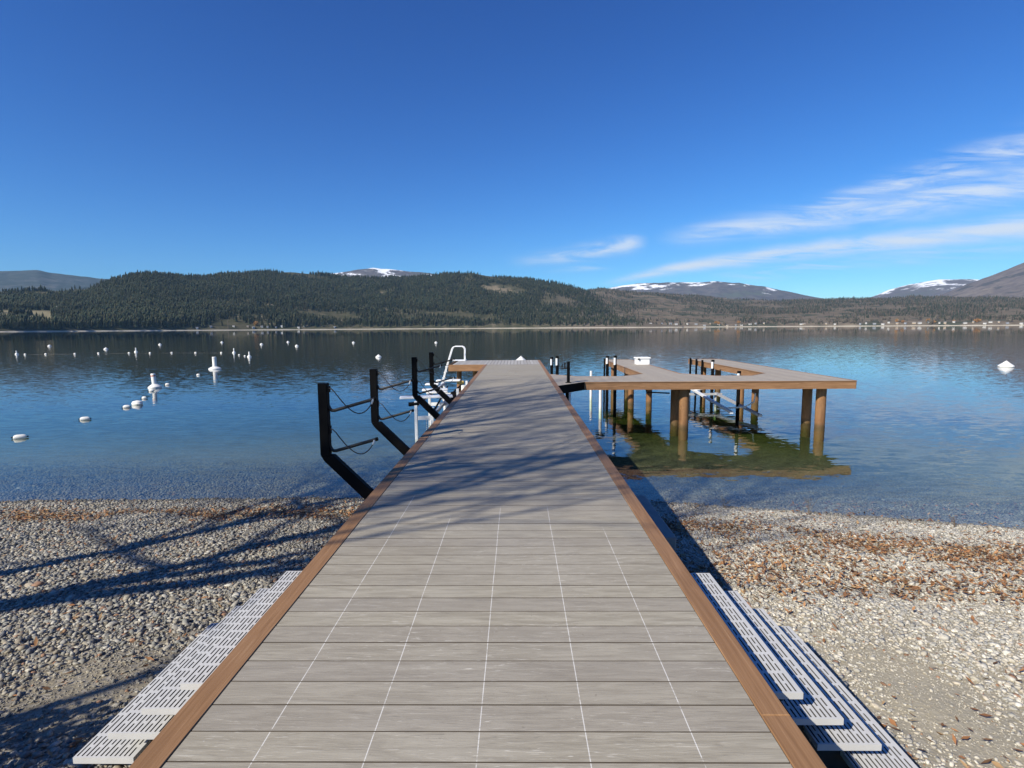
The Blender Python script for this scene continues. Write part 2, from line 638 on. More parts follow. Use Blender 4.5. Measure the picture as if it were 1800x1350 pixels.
gl.inputs['Color'].default_value = (1, 1, 1, 1)
t.put(gl.inputs['Normal'], nrm)
tr = t.new('ShaderNodeBsdfTransparent')
tr.inputs['Color'].default_value = (.93, .97, .95, 1)
mx = t.new('ShaderNodeMixShader')
t.put(mx.inputs[0], fres)
t.l.new(tr.outputs[0], mx.inputs[1])
t.l.new(gl.outputs[0], mx.inputs[2])
t.l.new(mx.outputs[0], out.inputs['Surface'])
va = t.new('ShaderNodeVolumeAbsorption')
va.inputs['Color'].default_value = (.62, .80, .40, 1)
va.inputs['Density'].default_value = .75
t.l.new(va.outputs[0], out.inputs['Volume'])
wb = MB().box(-8800, 8800, 1.5, 8800, -60, 0.0)
water = wb.build('water', m)
tag(water, kind='structure')


# ------------------------------------------------------------------ far hills
def pix_dir(px, py):
    d = fwd + rgt * ((px - 900) / 930.0) - upv * ((py - 675) / 930.0)
    return d


def hill(name, sky_pts, d_foot, d_crest, material, rough=.08, seed=1, gpow=.8, rows=46, step=5.0, x0=-520, x1=2330, foot_e=None, drop=.0):
    """ridge whose crest stands where the skyline of the photo has it, at its own distance and height"""
    px = np.arange(x0, x1 + .1, step)
    sp = np.array(sky_pts, float)
    lo, hi = sp[0, 0], sp[-1, 0]
    px = px[(px >= lo) & (px <= hi)]
    py = np.interp(px, sp[:, 0], sp[:, 1])
    py = py + (fbm(px * .035, px * 0 + seed, 3, seed) - .5) * 3.0
    az, el = [], []
    for a, bb in zip(px, py):
        d = pix_dir(a, bb)
        h = math.hypot(d.x, d.y)
        az.append(math.atan2(d.x, d.y))
        el.append(d.z / h)
    az, el = np.array(az), np.array(el)
    df = np.interp(px, *np.array(d_foot, float).T)
    dc = np.interp(px, *np.array(d_crest, float).T)
    ts = np.concatenate([np.linspace(0, 1, rows), np.linspace(1.06, 1.8, 8)])
    T, A = np.meshgrid(ts, az)
    Df, Dc, El = df[:, None], dc[:, None], el[:, None]
    D = Df + (Dc - Df) * T
    e0 = (0.0 if foot_e is None else foot_e)
    g = np.clip(T, 0, 1) ** gpow
    gully = (fbm(A * 55 + T * 3, T * 7 - A * 9, 4, seed + 3) - .5)
    e = e0 + (np.maximum(El, .001) - e0) * (g + gully * rough * 4 * T * np.clip(1 - T, 0, 1))
    Z = CZ + D * e
    Z = np.where(T <= 0.0001, -3.0, Z)
    back = np.clip(T - 1, 0, 1)
    zc = (CZ + Dc * El)
    Z = np.where(T > 1, zc * (1 - (back / .8) ** 1.2) + gully * 20 * back, Z)
    X, Y = D * np.sin(A), D * np.cos(A)
    V = np.stack([X, Y, Z], -1).reshape(-1, 3)
    n, k = len(px), len(ts)
    idx = np.arange(n * k).reshape(n, k)
    Fh = np.stack([idx[:-1, :-1], idx[1:, :-1], idx[1:, 1:], idx[:-1, 1:]], -1).reshape(-1, 4)
    o = np_mesh(name, V, Fh, material, smooth=True)
    tag(o, kind='structure')
    return px, ts, X, Y, Z


def m_hill(name, base_a, base_b, patch_col, patch_lo, patch_hi, sand=True, sc=.0035, snow=None, dark=None, field=False, east=False):
    m, t, b = mat(name)
    c = coords(t)
    x, y, z = t.xyz(c)
    n1 = t.noise(c, sc, 6, .62)
    n2 = t.noise(c, sc * 7, 5, .65)
    col = t.mix(t.ramp01(n2, .35, .65), base_a, base_b)
    col = t.mix(t.ramp01(t.add(t.mul(n1, .6), t.mul(n2, .4)), patch_lo, patch_hi), col, patch_col)
    if dark:
        n4 = t.noise(t.scale(c, (1, 1, 2.2)), sc * 2.5, 6, .68)
        col = t.mix(t.ramp01(n4, .50, .58), col, dark)
    if snow:
        zlo, zhi, lo, hi = snow
        n3 = t.noise(t.scale(c, (1.0, 1.0, 2.6), (300, 100, 0)), sc * 1.7, 7, .66)
        k = t.add(n3, t.lin(z, zlo, zhi, -.25, .10))
        col = t.mix(t.ramp01(k, lo, hi), col, (.80, .82, .86))
    if field:
        fm = t.mul(t.mul(t.math('LESS_THAN', t.div(x, y), -.87), t.ramp01(z, 14, 20)), t.sub(1.0, t.ramp01(z, 55, 66)))
        col = t.mix(t.mul(fm, .85), col, (.27, .235, .15))
    if east:
        col = t.mix(t.ramp01(t.div(x, y), .02, .14), col, (.135, .112, .085))
    if sand:
        k = t.sub(1.0, t.ramp01(t.add(z, t.mul(t.noise(c, .012, 4), 3.0)), 2.6, 4.2))
        col = t.mix(k, col, (.42, .38, .31))
    t.put(b.inputs['Base Color'], col)
    b.inputs['Roughness'].default_value = 1.0
    b.inputs['Specular IOR Level'].default_value = 0.0
    return m


MH_FOREST = m_hill('forested slope soil', (.052, .054, .032), (.092, .082, .052), (.20, .165, .115), .54, .64, field=True, east=True)
MH_BROWN = m_hill('brown scrub slope', (.115, .092, .070), (.165, .135, .100), (.24, .205, .15), .54, .68, dark=(.055, .060, .042))
MH_SNOW = m_hill('wooded mountain with snow', (.075, .070, .075), (.125, .110, .110), (.09, .10, .085), .5, .62, False, .0012, snow=(250, 900, .49, .55))
MH_SNOW2 = m_hill('snowy open mountain', (.095, .085, .090), (.135, .12, .12), (.10, .10, .09), .5, .62, False, .0012, snow=(150, 800, .46, .53))
MH_SNOW3 = m_hill('wooded summit with snow patches', (.075, .070, .075), (.125, .110, .110), (.09, .10, .085), .5, .62, False, .0018, snow=(300, 950, .51, .57))
MH_BLUE = m_hill('distant wooded plateau', (.040, .052, .050), (.070, .080, .078), (.10, .10, .095), .55, .66, False, .0010, snow=(200, 1100, .60, .65))
MH_BARE = m_hill('purple brown mountainside', (.120, .100, .095), (.170, .145, .130), (.235, .195, .155), .5, .66, False, .0016, snow=(500, 1500, .66, .72), dark=(.075, .070, .068))

H_BLUE = hill('distant_hill', [(-520, 500), (-200, 488), (-60, 482), (0, 477), (65, 475), (120, 483), (190, 490), (260, 496), (420, 512), (560, 540)],
              [(-520, 6000), (560, 6000)], [(-520, 9500), (560, 9500)], MH_BLUE, .05, 21, .8, 24)
H_MID = hill('snow_hill', [(420, 530), (500, 500), (560, 484), (610, 477), (655, 471), (690, 474), (740, 479), (800, 487), (900, 505), (980, 530)],
             [(420, 6000), (980, 6000)], [(420, 7800), (980, 7800)], MH_SNOW3, .05, 22, .9, 24)
H_S1 = hill('snow_hill', [(960, 540), (1040, 514), (1080, 505), (1120, 498), (1170, 497), (1215, 496), (1260, 495), (1300, 497), (1350, 505), (1400, 516), (1460, 527), (1540, 540)],
            [(960, 7000), (1540, 7000)], [(960, 9500), (1540, 9500)], MH_SNOW, .06, 23, .8, 30)
H_S2 = hill('snow_hill', [(1440, 545), (1530, 523), (1560, 511), (1600, 500), (1650, 491), (1690, 490), (1730, 493), (1800, 505), (1950, 530)],
            [(1440, 7500), (1950, 7500)], [(1440, 10500), (1950, 10500)], MH_SNOW2, .06, 24, .85, 30)
H_BIG = hill('bare_mountain', [(1560, 545), (1640, 524), (1700, 499), (1750, 481), (1800, 462), (1900, 435), (2050, 410), (2330, 400)],
             [(1560, 4700), (2330, 4700)], [(1560, 7200), (2330, 7600)], MH_BARE, .07, 25, .85, 36)
H_BROWN = hill('brown_hill', [(880, 560), (960, 520), (1030, 510), (1060, 507), (1100, 513), (1160, 516), (1230, 520), (1300, 527), (1370, 530), (1450, 527), (1600, 523), (1800, 524), (2000, 520), (2330, 515)],
               [(880, 2350), (1000, 2300), (1400, 2600), (2330, 2700)], [(880, 3600), (1300, 4200), (2330, 4300)], MH_BROWN, .07, 26, .62, 50)
H_FOREST = hill('forest_hill', [(-520, 520), (-200, 516), (0, 513), (100, 512), (150, 508), (190, 497), (210, 490), (235, 484), (270, 481), (300, 484), (335, 487), (365, 486), (400, 483), (450, 480), (500, 479), (555, 482), (580, 485), (650, 487), (700, 488), (750, 486), (790, 482), (830, 481), (880, 487), (930, 491), (975, 498), (1020, 507), (1050, 520), (1100, 545), (1150, 560), (1200, 570)],
                [(-520, 1550), (0, 1650), (600, 1950), (1200, 2250)], [(-520, 2900), (0, 2800), (250, 2700), (600, 3200), (1200, 3300)], MH_FOREST, .10, 27, .72, 60)


def conifers(name, H, count, seed, hmin, hmax, dens_lo, dens_hi, cols, tmax=1.04, tpow=1.0, sc=220.0, pxr=None, fade=None):
    """a wood far off that reads as one mass: many small pointed crowns in one mesh"""
    px, ts, X, Y, Z = H
    g = np.random.default_rng(seed)
    n = count * 3
    a = g.uniform(0, len(px) - 1.001, n)
    tt = g.uniform(.012, tmax, n) ** tpow
    if pxr:
        pa = np.interp(a, np.arange(len(px)), px)
        keep = (pa > pxr[0]) & (pa < pxr[1])
        a, tt = a[keep], tt[keep]
    j = np.clip(np.interp(tt, ts, np.arange(len(ts))), 0, len(ts) - 1.001)
    i0, j0 = a.astype(int), j.astype(int)
    fa, fj = a - i0, j - j0

    def bil(A):
        return (A[i0, j0] * (1 - fa) + A[i0 + 1, j0] * fa) * (1 - fj) + (A[i0, j0 + 1] * (1 - fa) + A[i0 + 1, j0 + 1] * fa) * fj
    x, y, z = bil(X), bil(Y), bil(Z)
    d = fbm(x / sc, y / sc, 4, seed)
    edge = np.clip(z / 14.0, 0, 1)
    keep = g.uniform(0, 1, len(x)) < np.clip((d - dens_lo) / (dens_hi - dens_lo), 0.015, 1) * (.35 + .65 * edge)
    keep &= z > 4.5
    if fade:
        pk = np.interp(a, np.arange(len(px)), px)
        keep &= g.uniform(0, 1, len(x)) > np.clip((pk - fade[0]) / (fade[1] - fade[0]), 0, 1) * .9
        fld = (x / y < -.88) & (z < 62) & (z > 18) & (fbm(x / 90, y / 90, 3, 4) > .34)
        keep &= ~fld
    h0 = g.uniform(hmin, hmax, len(x)) * (.7 + .8 * fbm(x / 130, y / 130, 3, seed + 9))
    h0 = h0[keep][:count]
    x, y, z, d = x[keep][:count], y[keep][:count], z[keep][:count], d[keep][:count]
    n = len(x)
    h = h0 * (1 + .35 * (g.uniform(0, 1, n) > .9))
    w = h * g.uniform(.13, .20, n)
    S = 6
    ang = np.arange(S) / S * 2 * np.pi
    ph = g.uniform(0, 6.28, n)
    ring = []
    levels = ((0.06, 1.0), (.40, .42), (.42, .74), (.70, .26), (.72, .46))
    rings = [np.stack([x[:, None] + np.cos(ang + ph[:, None]) * (w * rr)[:, None] * (1 + .3 * np.sin(3 * ang + ph[:, None])),
                       y[:, None] + np.sin(ang + ph[:, None]) * (w * rr)[:, None],
                       np.repeat((z + h * zz)[:, None], S, 1)], -1) for zz, rr in levels]
    tip = np.stack([x, y, z + h], -1)[:, None, :]
    V = np.concatenate(rings + [tip], 1)
    per = V.shape[1]
    F = []
    for L in range(len(levels) - 1):
        for s in range(S):
            s2 = (s + 1) % S
            F += [(L * S + s, L * S + s2, (L + 1) * S + s2), (L * S + s, (L + 1) * S + s2, (L + 1) * S + s)]
    L = len(levels) - 1
    for s in range(S):
        F.append((L * S + s, L * S + (s + 1) % S, per - 1))
    F = np.array(F)
    FF = (F[None] + (np.arange(n) * per)[:, None, None]).reshape(-1, 3)
    cc = np.array(cols)
    pick = g.integers(0, len(cc), n)
    tint = cc[pick] * g.uniform(.75, 1.25, n)[:, None] * (.8 + .5 * d)[:, None]
    C = np.repeat(tint, per, 0)
    o = np_mesh(name, V.reshape(-1, 3), FF, M_NEEDLE, C)
    return o


o = conifers('pine_forest', H_FOREST, 60000, 31, 10, 18, .29, .46,
             [(.042, .052, .030), (.050, .056, .031), (.032, .046, .029), (.066, .064, .036)], pxr=(-420, 1130), fade=(900, 1120))
tag(o, 'dense dark green conifer forest covering the long hill across the lake', 'forest', kind='stuff')
o = conifers('scrub_wood', H_BROWN, 26000, 32, 7, 14, .40, .62,
             [(.042, .054, .034), (.050, .058, .038), (.115, .092, .068), (.13, .105, .08)], pxr=(950, 2280))
tag(o, 'thin wood of dark pines and bare scrub on the low brown hill', 'woodland', kind='stuff')


def hill_at(H, pxq, tq):
    px, ts, X, Y, Z = H
    i = int(np.clip(np.searchsorted(px, pxq), 0, len(px) - 1))
    j = int(np.argmin(abs(ts - tq)))
    return X[i, j], Y[i, j], max(Z[i, j], .4)


def shore_pt(H, pxq, inland):
    px, ts, X, Y, Z = H
    i = int(np.clip(np.searchsorted(px, pxq), 0, len(px) - 1))
    x, y = X[i, 0], Y[i, 0]
    d = math.hypot(x, y)
    D = d + inland
    x, y = x * D / d, y * D / d
    Dr = np.hypot(X[i], Y[i])
    return x, y, float(np.interp(D, Dr[:50], Z[i][:50]))


# cottages along the far shore
def cottage(x, y, z, w, h, d, label, group):
    e = empty('lakeside_cottage', (x, y, z), label, 'house', group)
    e.rotation_euler.z = -math.atan2(x, y) + random.uniform(-.5, .5)
    MB().box(-w / 2, w / 2, -d / 2, d / 2, -6, h).build('wall', random.choice((M_HOUSEWALL, M_HOUSEWALL, M_HOUSETAN, M_HOUSEGREY)), e)
    rf = MB()
    v = [(-w / 2 - .6, -d / 2 - .6, h), (w / 2 + .6, -d / 2 - .6, h), (w / 2 + .6, d / 2 + .6, h), (-w / 2 - .6, d / 2 + .6, h),
         (-w / 2 - .6, 0, h + d * .32), (w / 2 + .6, 0, h + d * .32)]
    rf.raw(v, [(3, 2, 1, 0), (0, 1, 5, 4), (2, 3, 4, 5), (1, 2, 5), (3, 0, 4)])
    rf.build('roof', M_HOUSEROOF, e)


random.seed(3)
for px_ in [1052, 1077, 1103, 1118, 1132, 1145, 1161, 1178, 1190, 1206, 1222, 1236, 1247, 1262, 1280, 1291, 1302, 1318, 1330, 1344, 1406, 1415, 1455, 1468,
            1511, 1524, 1538, 1552, 1562, 1577, 1594, 1606, 1618, 1632, 1651, 1664, 1678, 1697, 1712, 1733, 1742, 1759, 1775, 1796]:
    x_, y_, z_ = shore_pt(H_BROWN, px_, random.uniform(14, 34))
    cottage(x_, y_, z_, random.uniform(5, 12), random.uniform(2.6, 4.6), random.uniform(5, 8),
            'tiny pale cottage among bare trees at the water edge below the brown hill', 'cottages on the far right shore')
for px_ in [338, 362, 404, 428, 436, 452, 463, 478, 487, 520, 529, 581]:
    x_, y_, z_ = shore_pt(H_FOREST, px_, random.uniform(10, 18))
    cottage(x_, y_, z_, random.uniform(4, 8), random.uniform(2.2, 3.4), random.uniform(4, 6),
            'tiny pale cottage at the water edge below the pine forest', 'cottages below the forest hill')


# rounded bare / golden shore trees, each its own thing
def leafy_mesh(name, seed, n, rx, rz, cols, s):
    g = np.random.default_rng(seed)
    d = g.normal(size=(n, 3))
    d /= np.linalg.norm(d, axis=1)[:, None]
    rad = g.uniform(.35, 1, n) ** .5
    lump = .75 + .5 * fbm(d[:, 0] * 2 + 9, d[:, 1] * 2 + d[:, 2] * 2, 3, seed)
    p = d * (rad * lump)[:, None] * np.array([rx, rx, rz])
    p[:, 2] += rz * 1.15
    u = g.normal(size=(n, 3)); u /= np.linalg.norm(u, axis=1)[:, None]
    w = np.cross(u, g.normal(size=(n, 3))); w /= np.linalg.norm(w, axis=1)[:, None]
    ss = g.uniform(.6, 1.3, n)[:, None] * s
    V = np.stack([p - u * ss, p + w * ss * .6, p + u * ss, p - w * ss * .6], 1).reshape(-1, 3)
    F = np.arange(n * 4).reshape(n, 4)
    cc = np.array(cols)[g.integers(0, len(cols), n)] * g.uniform(.7, 1.3, n)[:, None]
    return np_mesh(name, V, F, M_NEEDLE, np.repeat(cc, 4, 0))


def shore_tree(px_, inland, H, scale, crown_src, label, cat, group, nm):
    x_, y_, z_ = shore_pt(H, px_, inland)
    e = empty(nm, (x_, y_, z_ - .5), label, cat, group)
    e.scale = (scale, scale, scale * random.uniform(.85, 1.15))
    e.rotation_euler.z = random.uniform(0, 6)
    cr = crown_src.copy()
    COL.objects.link(cr)
    cr.parent = e
    tk = MB().tube([(0, 0, -1), (0, 0, 5)], .4, 5, .25)
    tk.build('trunk', M_BARK, e)


gold = leafy_mesh('crown', 41, 260, 6.0, 5.0, [(.34, .17, .055), (.28, .15, .06), (.36, .22, .09)], 1.5)
bare = leafy_mesh('crown', 42, 260, 5.0, 6.0, [(.17, .14, .11), (.21, .18, .14), (.14, .12, .085)], 1.4)
random.seed(9)
for px_ in (1256, 1262, 1300, 1580, 1586, 1632, 1642, 1680, 1716, 1722, 443):
    shore_tree(px_, random.uniform(24, 60), H_FOREST if px_ < 1000 else H_BROWN, random.uniform(.9, 1.5), gold,
               'small golden willow standing behind the far shore cottages', 'tree', 'golden willows on the far shore', 'willow_tree')
for k in range(70):
    px_ = random.uniform(1050, 1798)
    shore_tree(px_, random.uniform(18, 130), H_BROWN, random.uniform(.8, 1.5), bare,
               'small leafless grey brown tree behind the far shore cottages', 'tree', 'bare trees on the far right shore', 'bare_tree')
for k_ in (gold, bare):
    bpy.data.objects.remove(k_)
x_, y_, z_ = shore_pt(H_FOREST, 391, 9)
e = empty('dead_tree', (x_, y_, z_ - .5), 'tall pale bare trunk at the water edge below the forest, taller than the cottages', 'tree')
MB().tube([(0, 0, 0), (.4, 0, 14), (.2, 0, 27)], 1.0, 6, .45).build('trunk', M_BARK, e)
MB().tube([(.4, 0, 17), (2.4, 0, 20)], .4, 5, .2).tube([(.3, 0, 21), (-2, 0, 24)], .35, 5, .2).build('limb', M_BARK, e)

# ------------------------------------------------------------------ main dock
DZ = 1.40
XL, XR = -1.41, 1.10
Y0, Y1 = -.6, 22.65                        # main run; the end platform follows
EB = .118
dock = empty('dock', (0, 0, 0), 'long straight dock of grey boards with brown edging running out from the beach', 'dock')
mb = MB()
k0 = math.floor(Y0 / .147)
for k in range(k0, int(Y1 / .147)):
    y = k * .147
    j = random.uniform(-.0012, .0012)
    mb.box(XL + EB + .004, XR - EB - .004, y + .0032, y + .147 - .0032, DZ - .026, DZ + j * .6)
yend_main = int(Y1 / .147) * .147
deck_o = mb.build('decking', M_DECK, dock)
deck_o.data.materials.append(M_GROOVE)
for p_ in deck_o.data.polygons:
    if abs(p_.normal.z) < .5:
        p_.material_index = 1
for xa, xb in ((XL, XL + EB), (XR - EB, XR)):
    e_ = MB()
    y = Y0
    L = 3.62
    off = 0.0 if xa < 0 else 1.1
    ys = [Y0] + [v for v in np.arange(Y0 + 1.5 + off, Y1, L)] + [yend_main if xa < 0 else 25.6]
    for a, bb in zip(ys[:-1], ys[1:]):
        e_.cbox(xa, xb, a + .001, bb - .001, DZ - .024, DZ + .002, .004)
    e_.build('edge_board', M_EDGE, dock)
fa = MB()
fa.box(XL + .004, XL + .028, Y0, yend_main - .03, DZ - .25, DZ - .027)
fa.build('fascia', M_FASCIA_Y, dock)
fa = MB()
fa.box(XR - .028, XR - .004, Y0, 14.1, DZ - .25, DZ - .027)
fa.build('fascia', M_FASCIA_Y, dock)
fa = MB().box(XR - .028, XR - .004, 17.75, 25.57, DZ - .25, DZ - .027)
fa.build('fascia', M_FASCIA_Y, dock)
for xb in (-1.25, -.5, .3, .94):
    MB().box(xb - .04, xb + .04, Y0 + .05, 25.4, DZ - .23, DZ - .03).build('joist', M_BEAM, dock)
# end platform with boards laid the long way
pl = MB()
for k in range(int(-2.9 / .147), int(XR / .147)):
    xk = k * .147
    for (ya, yb) in ((22.66 if xk < XL else yend_main + .004, 25.58),):
        pl.cbox(max(xk, -2.9) + .006, min(xk + .147 - .006, XR - EB - .004), ya, yb, DZ - .026, DZ, .004)
pl.build('end_decking', M_DECK_Y, dock)
MB().box(-2.93, XL - .002, 22.60, 22.655, DZ - .28, DZ - .004).build('fascia', M_FASCIA, dock)
MB().box(-2.955, -2.932, 22.60, 25.6, DZ - .28, DZ - .004).build('fascia', M_FASCIA_Y, dock)
MB().box(-2.93, XR, 25.585, 25.615, DZ - .28, DZ - .004).build('fascia', M_FASCIA, dock)
MB().box(-2.8, -2.7, 22.7, 25.5, DZ - .24, DZ - .03).box(-1.9, -1.8, 22.7, 25.5, DZ - .24, DZ - .03).build('joist', M_BEAM, dock)


def pile(x, y, r, top, name='pile', parent=None, m=None, bed=None):
    zb = float(ground(np.array([x]), np.array([y]))[0]) - .6
    o = MB().tube([(x, y, zb), (x, y, top)], r, 20).build(name, m or M_PILE, parent, True)
    return o


for yp in (7.6, 11.4, 15.6, 19.6, 23.2, 25.1):
    for xp in (-1.0, .72):
        pile(xp, yp, .12, DZ - .24, 'pile', dock)
pile(-2.55, 23.1, .11, DZ - .29, 'pile', dock)
pile(-2.0, 24.9, .11, DZ - .29, 'pile', dock)

# concrete abutment under the dock
fo = MB().box(.3, 1.66, 5.35, 6.75, -.1, .78)
fo = fo.build('concrete_footing', M_CONC, None, bevel=.015)
tag(fo, 'square concrete footing in the shade under the right edge of the dock', 'footing')

# ------------------------------------------------------------------ slip dock on the right
slip = empty('slip_dock', (0, 0, 0), 'tan slip dock with two long fingers on rusty piles right of the main dock', 'dock')
FD = .23
outline = [(1.104, 14.2), (1.91, 15.15), (9.68, 15.15), (9.74, 25.7), (8.32, 25.7), (8.32, 17.75), (7.5, 16.88), (6.3, 16.88), (5.46, 17.8),
           (5.43, 25.6), (4.24, 25.6), (4.21, 17.75), (3.35, 16.88), (1.9, 16.88), (1.104, 17.7)]


def clip_poly(poly, a, bb, axis=0):
    """Sutherland-Hodgman strip clip of a polygon between two coordinates of one axis (pieces as x-monotone slabs)"""
    def cut(P, keep, val):
        outp = []
        for i in range(len(P)):
            p, q = P[i], P[(i + 1) % len(P)]
            ip, iq = keep(p[axis]), keep(q[axis])
            if ip:
                outp.append(p)
            if ip != iq:
                s = (val - p[axis]) / (q[axis] - p[axis])
                outp.append(tuple(p[n] + (q[n] - p[n]) * s for n in (0, 1)))
        return outp
    P = cut(poly, lambda v: v >= a, a)
    return cut(P, lambda v: v <= bb, bb) if len(P) > 2 else []


# boards: walkway boards run along Y, finger boards run along X
sd_ = MB()
walk = [(1.104, 14.2), (1.91, 15.15), (9.66, 15.15), (9.66, 16.88), (8.32, 16.88), (1.9, 16.88), (1.104, 17.7)]
k = 0
xk = 1.104
while xk < 9.66:
    P = clip_poly(walk, xk + .002, min(xk + .145, 9.66))
    if len(P) > 2:
        sd_.prism(P[::1], DZ - .026, DZ)
    xk += .147
for xa, xb, g0, gl_, gr_ in ((4.23, 5.44, 16.884, 3.35, 6.3), (8.33, 9.72, 16.884, 7.5, 9.72)):
    y = g0
    while y < 25.55:
        a, bb = y, min(y + .143, 25.6)
        fl_ = max(0, 1 - (y - 16.88) / .88)
        x_l = xa - (xa - gl_) * fl_
        x_r = xb + (gr_ - xb) * fl_
        fl2 = max(0, 1 - (bb - 16.88) / .88)
        sd_.prism([(x_l + .01, a), (x_r - .01, a), (xb + (gr_ - xb) * fl2 - .01, bb), (xa - (xa - gl_) * fl2 + .01, bb)], DZ - .026, DZ - .001)
        y += .147
sd_.build('decking', M_DECK_R, slip)
n_ = len(outline)
for i in range(n_):
    p, q = Vector(outline[i]), Vector(outline[(i + 1) % n_])
    if i == n_ - 1:
        continue                                # joins the main dock
    d_ = (q - p).normalized()
    nv_ = Vector((d_.y, -d_.x))
    fb = MB()
    a, bb = p + nv_ * .001, q + nv_ * .001
    a2, b2 = p + nv_ * .026, q + nv_ * .026
    if i in (1, 2):
        a2 = a2 - d_ * .0
    fb.prism([tuple(a), tuple(a2), tuple(b2), tuple(bb)][::-1], DZ - FD, DZ + .002)
    m_ = M_BLACK if i == 0 else (M_FASCIA if abs(d_.x) > .6 else M_FASCIA_Y)
    fb.build('fascia', m_, slip)
    # thin shadow gap cap board
    cb = MB().prism([tuple(p + nv_ * .028), tuple(p + nv_ * .045), tuple(q + nv_ * .045), tuple(q + nv_ * .028)][::-1], DZ - .018, DZ + .004)
    cb.build('edge_board', m_, slip)
bm_ = MB()
for yb in (15.45, 16.5):
    bm_.box(1.3, 9.5, yb - .05, yb + .05, DZ - FD + .01, DZ - .03)
bm_.build('beam', M_BEAM, slip)
bm_ = MB()
for xb in (4.5, 5.1, 8.62, 9.2):
    bm_.box(xb - .05, xb + .05, 16.9, 25.4, DZ - FD + .01, DZ - .03)
bm_.build('beam', M_BEAM, slip)
for xp, yp, r in ((4.91, 15.5, .138), (4.89, 16.3, .138), (8.92, 15.5, .138), (8.98, 16.35, .14), (4.40, 20.4, .115), (5.10, 20.4, .115),
                  (4.46, 24.5, .115), (5.08, 24.5, .115), (8.60, 20.3, .12), (9.2, 20.4, .13), (8.62, 24.5, .12), (9.26, 24.4, .13), (1.45, 15.3, .05)):
    pile(xp, yp, r, DZ - FD - .0, 'pile', slip, M_BLACK if r < .1 else None)

# black fender posts along the finger ends
for i, (xp, yp, lab) in enumerate(((4.12, 25.0, 'short black fender post at the far end of the left slip finger'),
                      (8.2, 25.1, 'black fender post at the far end of the right slip finger'),
                      (8.21, 24.3, 'black fender post second from the far end of the right slip finger'),
                      (8.22, 23.55, 'black fender post third from the far end of the right slip finger'))):
    fp = MB().beam((xp, yp, -.6), (xp, yp, DZ + .09), .07, .09, (0, 1, 0)).build('fender_post', M_BLACK, None, bevel=.008)
    tag(fp, lab, 'post', 'black fender posts')


# white pipe guides with black caps on the two boat lifts
def guide(x, y, top, label, r=.045):
    e = empty('guide_post', (x, y, 0), label, 'post', 'boat lift guide posts')
    MB().tube([(0, 0, -.5), (0, 0, top - .32)], r * 1.35, 10).build('sleeve', M_BLACK, e, True)
    MB().tube([(-.02, -.01, top - .33), (-.02, -.01, top - .06)], r, 10).build('pipe', M_ALU, e, True)
    MB().tube([(.01, .01, top - .5), (.01, .01, top)], r * .95, 10).tube([(0, 0, top - .06), (0, 0, top + .02)], r * 1.4, 10).build('cap', M_BLACK, e, True)


guide(1.52, 20.1, 1.86, 'white guide pipe with a black sleeve beside the main dock, nearer of two')
guide(1.50, 23.0, 1.66, 'shorter white guide pipe with a black sleeve beside the main dock, farther of two')
guide(3.74, 20.2, 1.86, 'tall white and black guide pipe just left of the first slip finger')
guide(4.02, 23.6, 1.66, 'short white and black guide pipe by the far end of the first slip finger', .05)
guide(7.82, 21.2, 1.62, 'black guide pipe with a pale band in the slip by the second finger')
guide(7.52, 17.95, 1.44, 'short white guide pipe with a black cap tucked behind the walkway of the second slip')

# boat lifts standing in the slips
bl = empty('boat_lift', (2.9, 19.5, 0), 'white boat lift legs standing in the first slip beside the main dock', 'boat lift')
for xx, yy in ((.18, .0), (.3, 3.4), (-.95, .2)):
    MB().tube([(xx, yy, -1.0), (xx, yy, 1.08)], .055, 10).build('leg', M_ALU, bl, True)
MB().beam((-1.2, .0, 1.1), (1.1, .0, 1.12), .07, .09).build('cross_beam', M_GALV, bl)
MB().tube([(.02, -.02, 1.05), (.34, -.02, 1.05)], .07, 10).tube([(-1.1, .18, 1.05), (-.8, .18, 1.05)], .07, 10).build('pulley', M_BLACK, bl, True)

bl = empty('boat_lift', (6.6, 18, 0), 'white sloping bunk beams of the boat lift in the second slip', 'boat lift')
MB().beam((-.12, -2.1, .37), (.05, 2.1, .60), .10, .07).build('bunk', M_ALU, bl)
MB().beam((.95, -1.7, .20), (1.0, 2.2, .42), .10, .07).build('bunk', M_GALV, bl)
MB().tube([(-.1, -.9, .30), (.8, -.9, .36), (1.08, -.9, .52), (1.12, -.9, .80)], .025, 8).build('guide_arm', M_ALU, bl, True)
MB().tube([(-.05, 1.6, .60), (.9, 1.6, .75)], .025, 8).build('guide_arm', M_ALU, bl, True)
for xx, yy in ((.0, 2.2), (1.0, 2.2)):
    MB().tube([(xx, yy, -1.2), (xx, yy, .25 + .05 * yy)], .04, 8).build('leg', M_GALV, bl, True)
MB().beam((-.3, 2.1, .40), (1.2, 2.1, .40), .06, .08).build('cross_beam', M_GALV, bl)
# black hose loop hanging under the walkway
hs = MB().tube([(3.9, 16.6, 1.17), (4.0, 16.55, 1.15), (4.05, 16.5, .93), (4.75, 16.45, .90)], .022, 8).build('hose', M_RUBBER, None, True)
tag(hs, 'black hose bent under the slip walkway beside the first dark pile', 'hose')

# white dock box
bx_ = empty('dock_box', (5.22, 22.15, DZ), 'white fibreglass dock box with an overhanging lid on the first slip finger', 'box')
MB().prism([(-.27, -.2), (.27, -.2), (.27, .22), (-.27, .22)], .0, .24).build('body', M_WHITE, bx_, bevel=.02)
MB().prism([(-.31, -.24), (.31, -.24), (.31, .26), (-.31, .26)], .243, .31).build('lid', M_WHITE, bx_, bevel=.03)
MB().box(-.22, -.16, -.26, -.24, .2, .27).build('latch', M_BLACK, bx_)

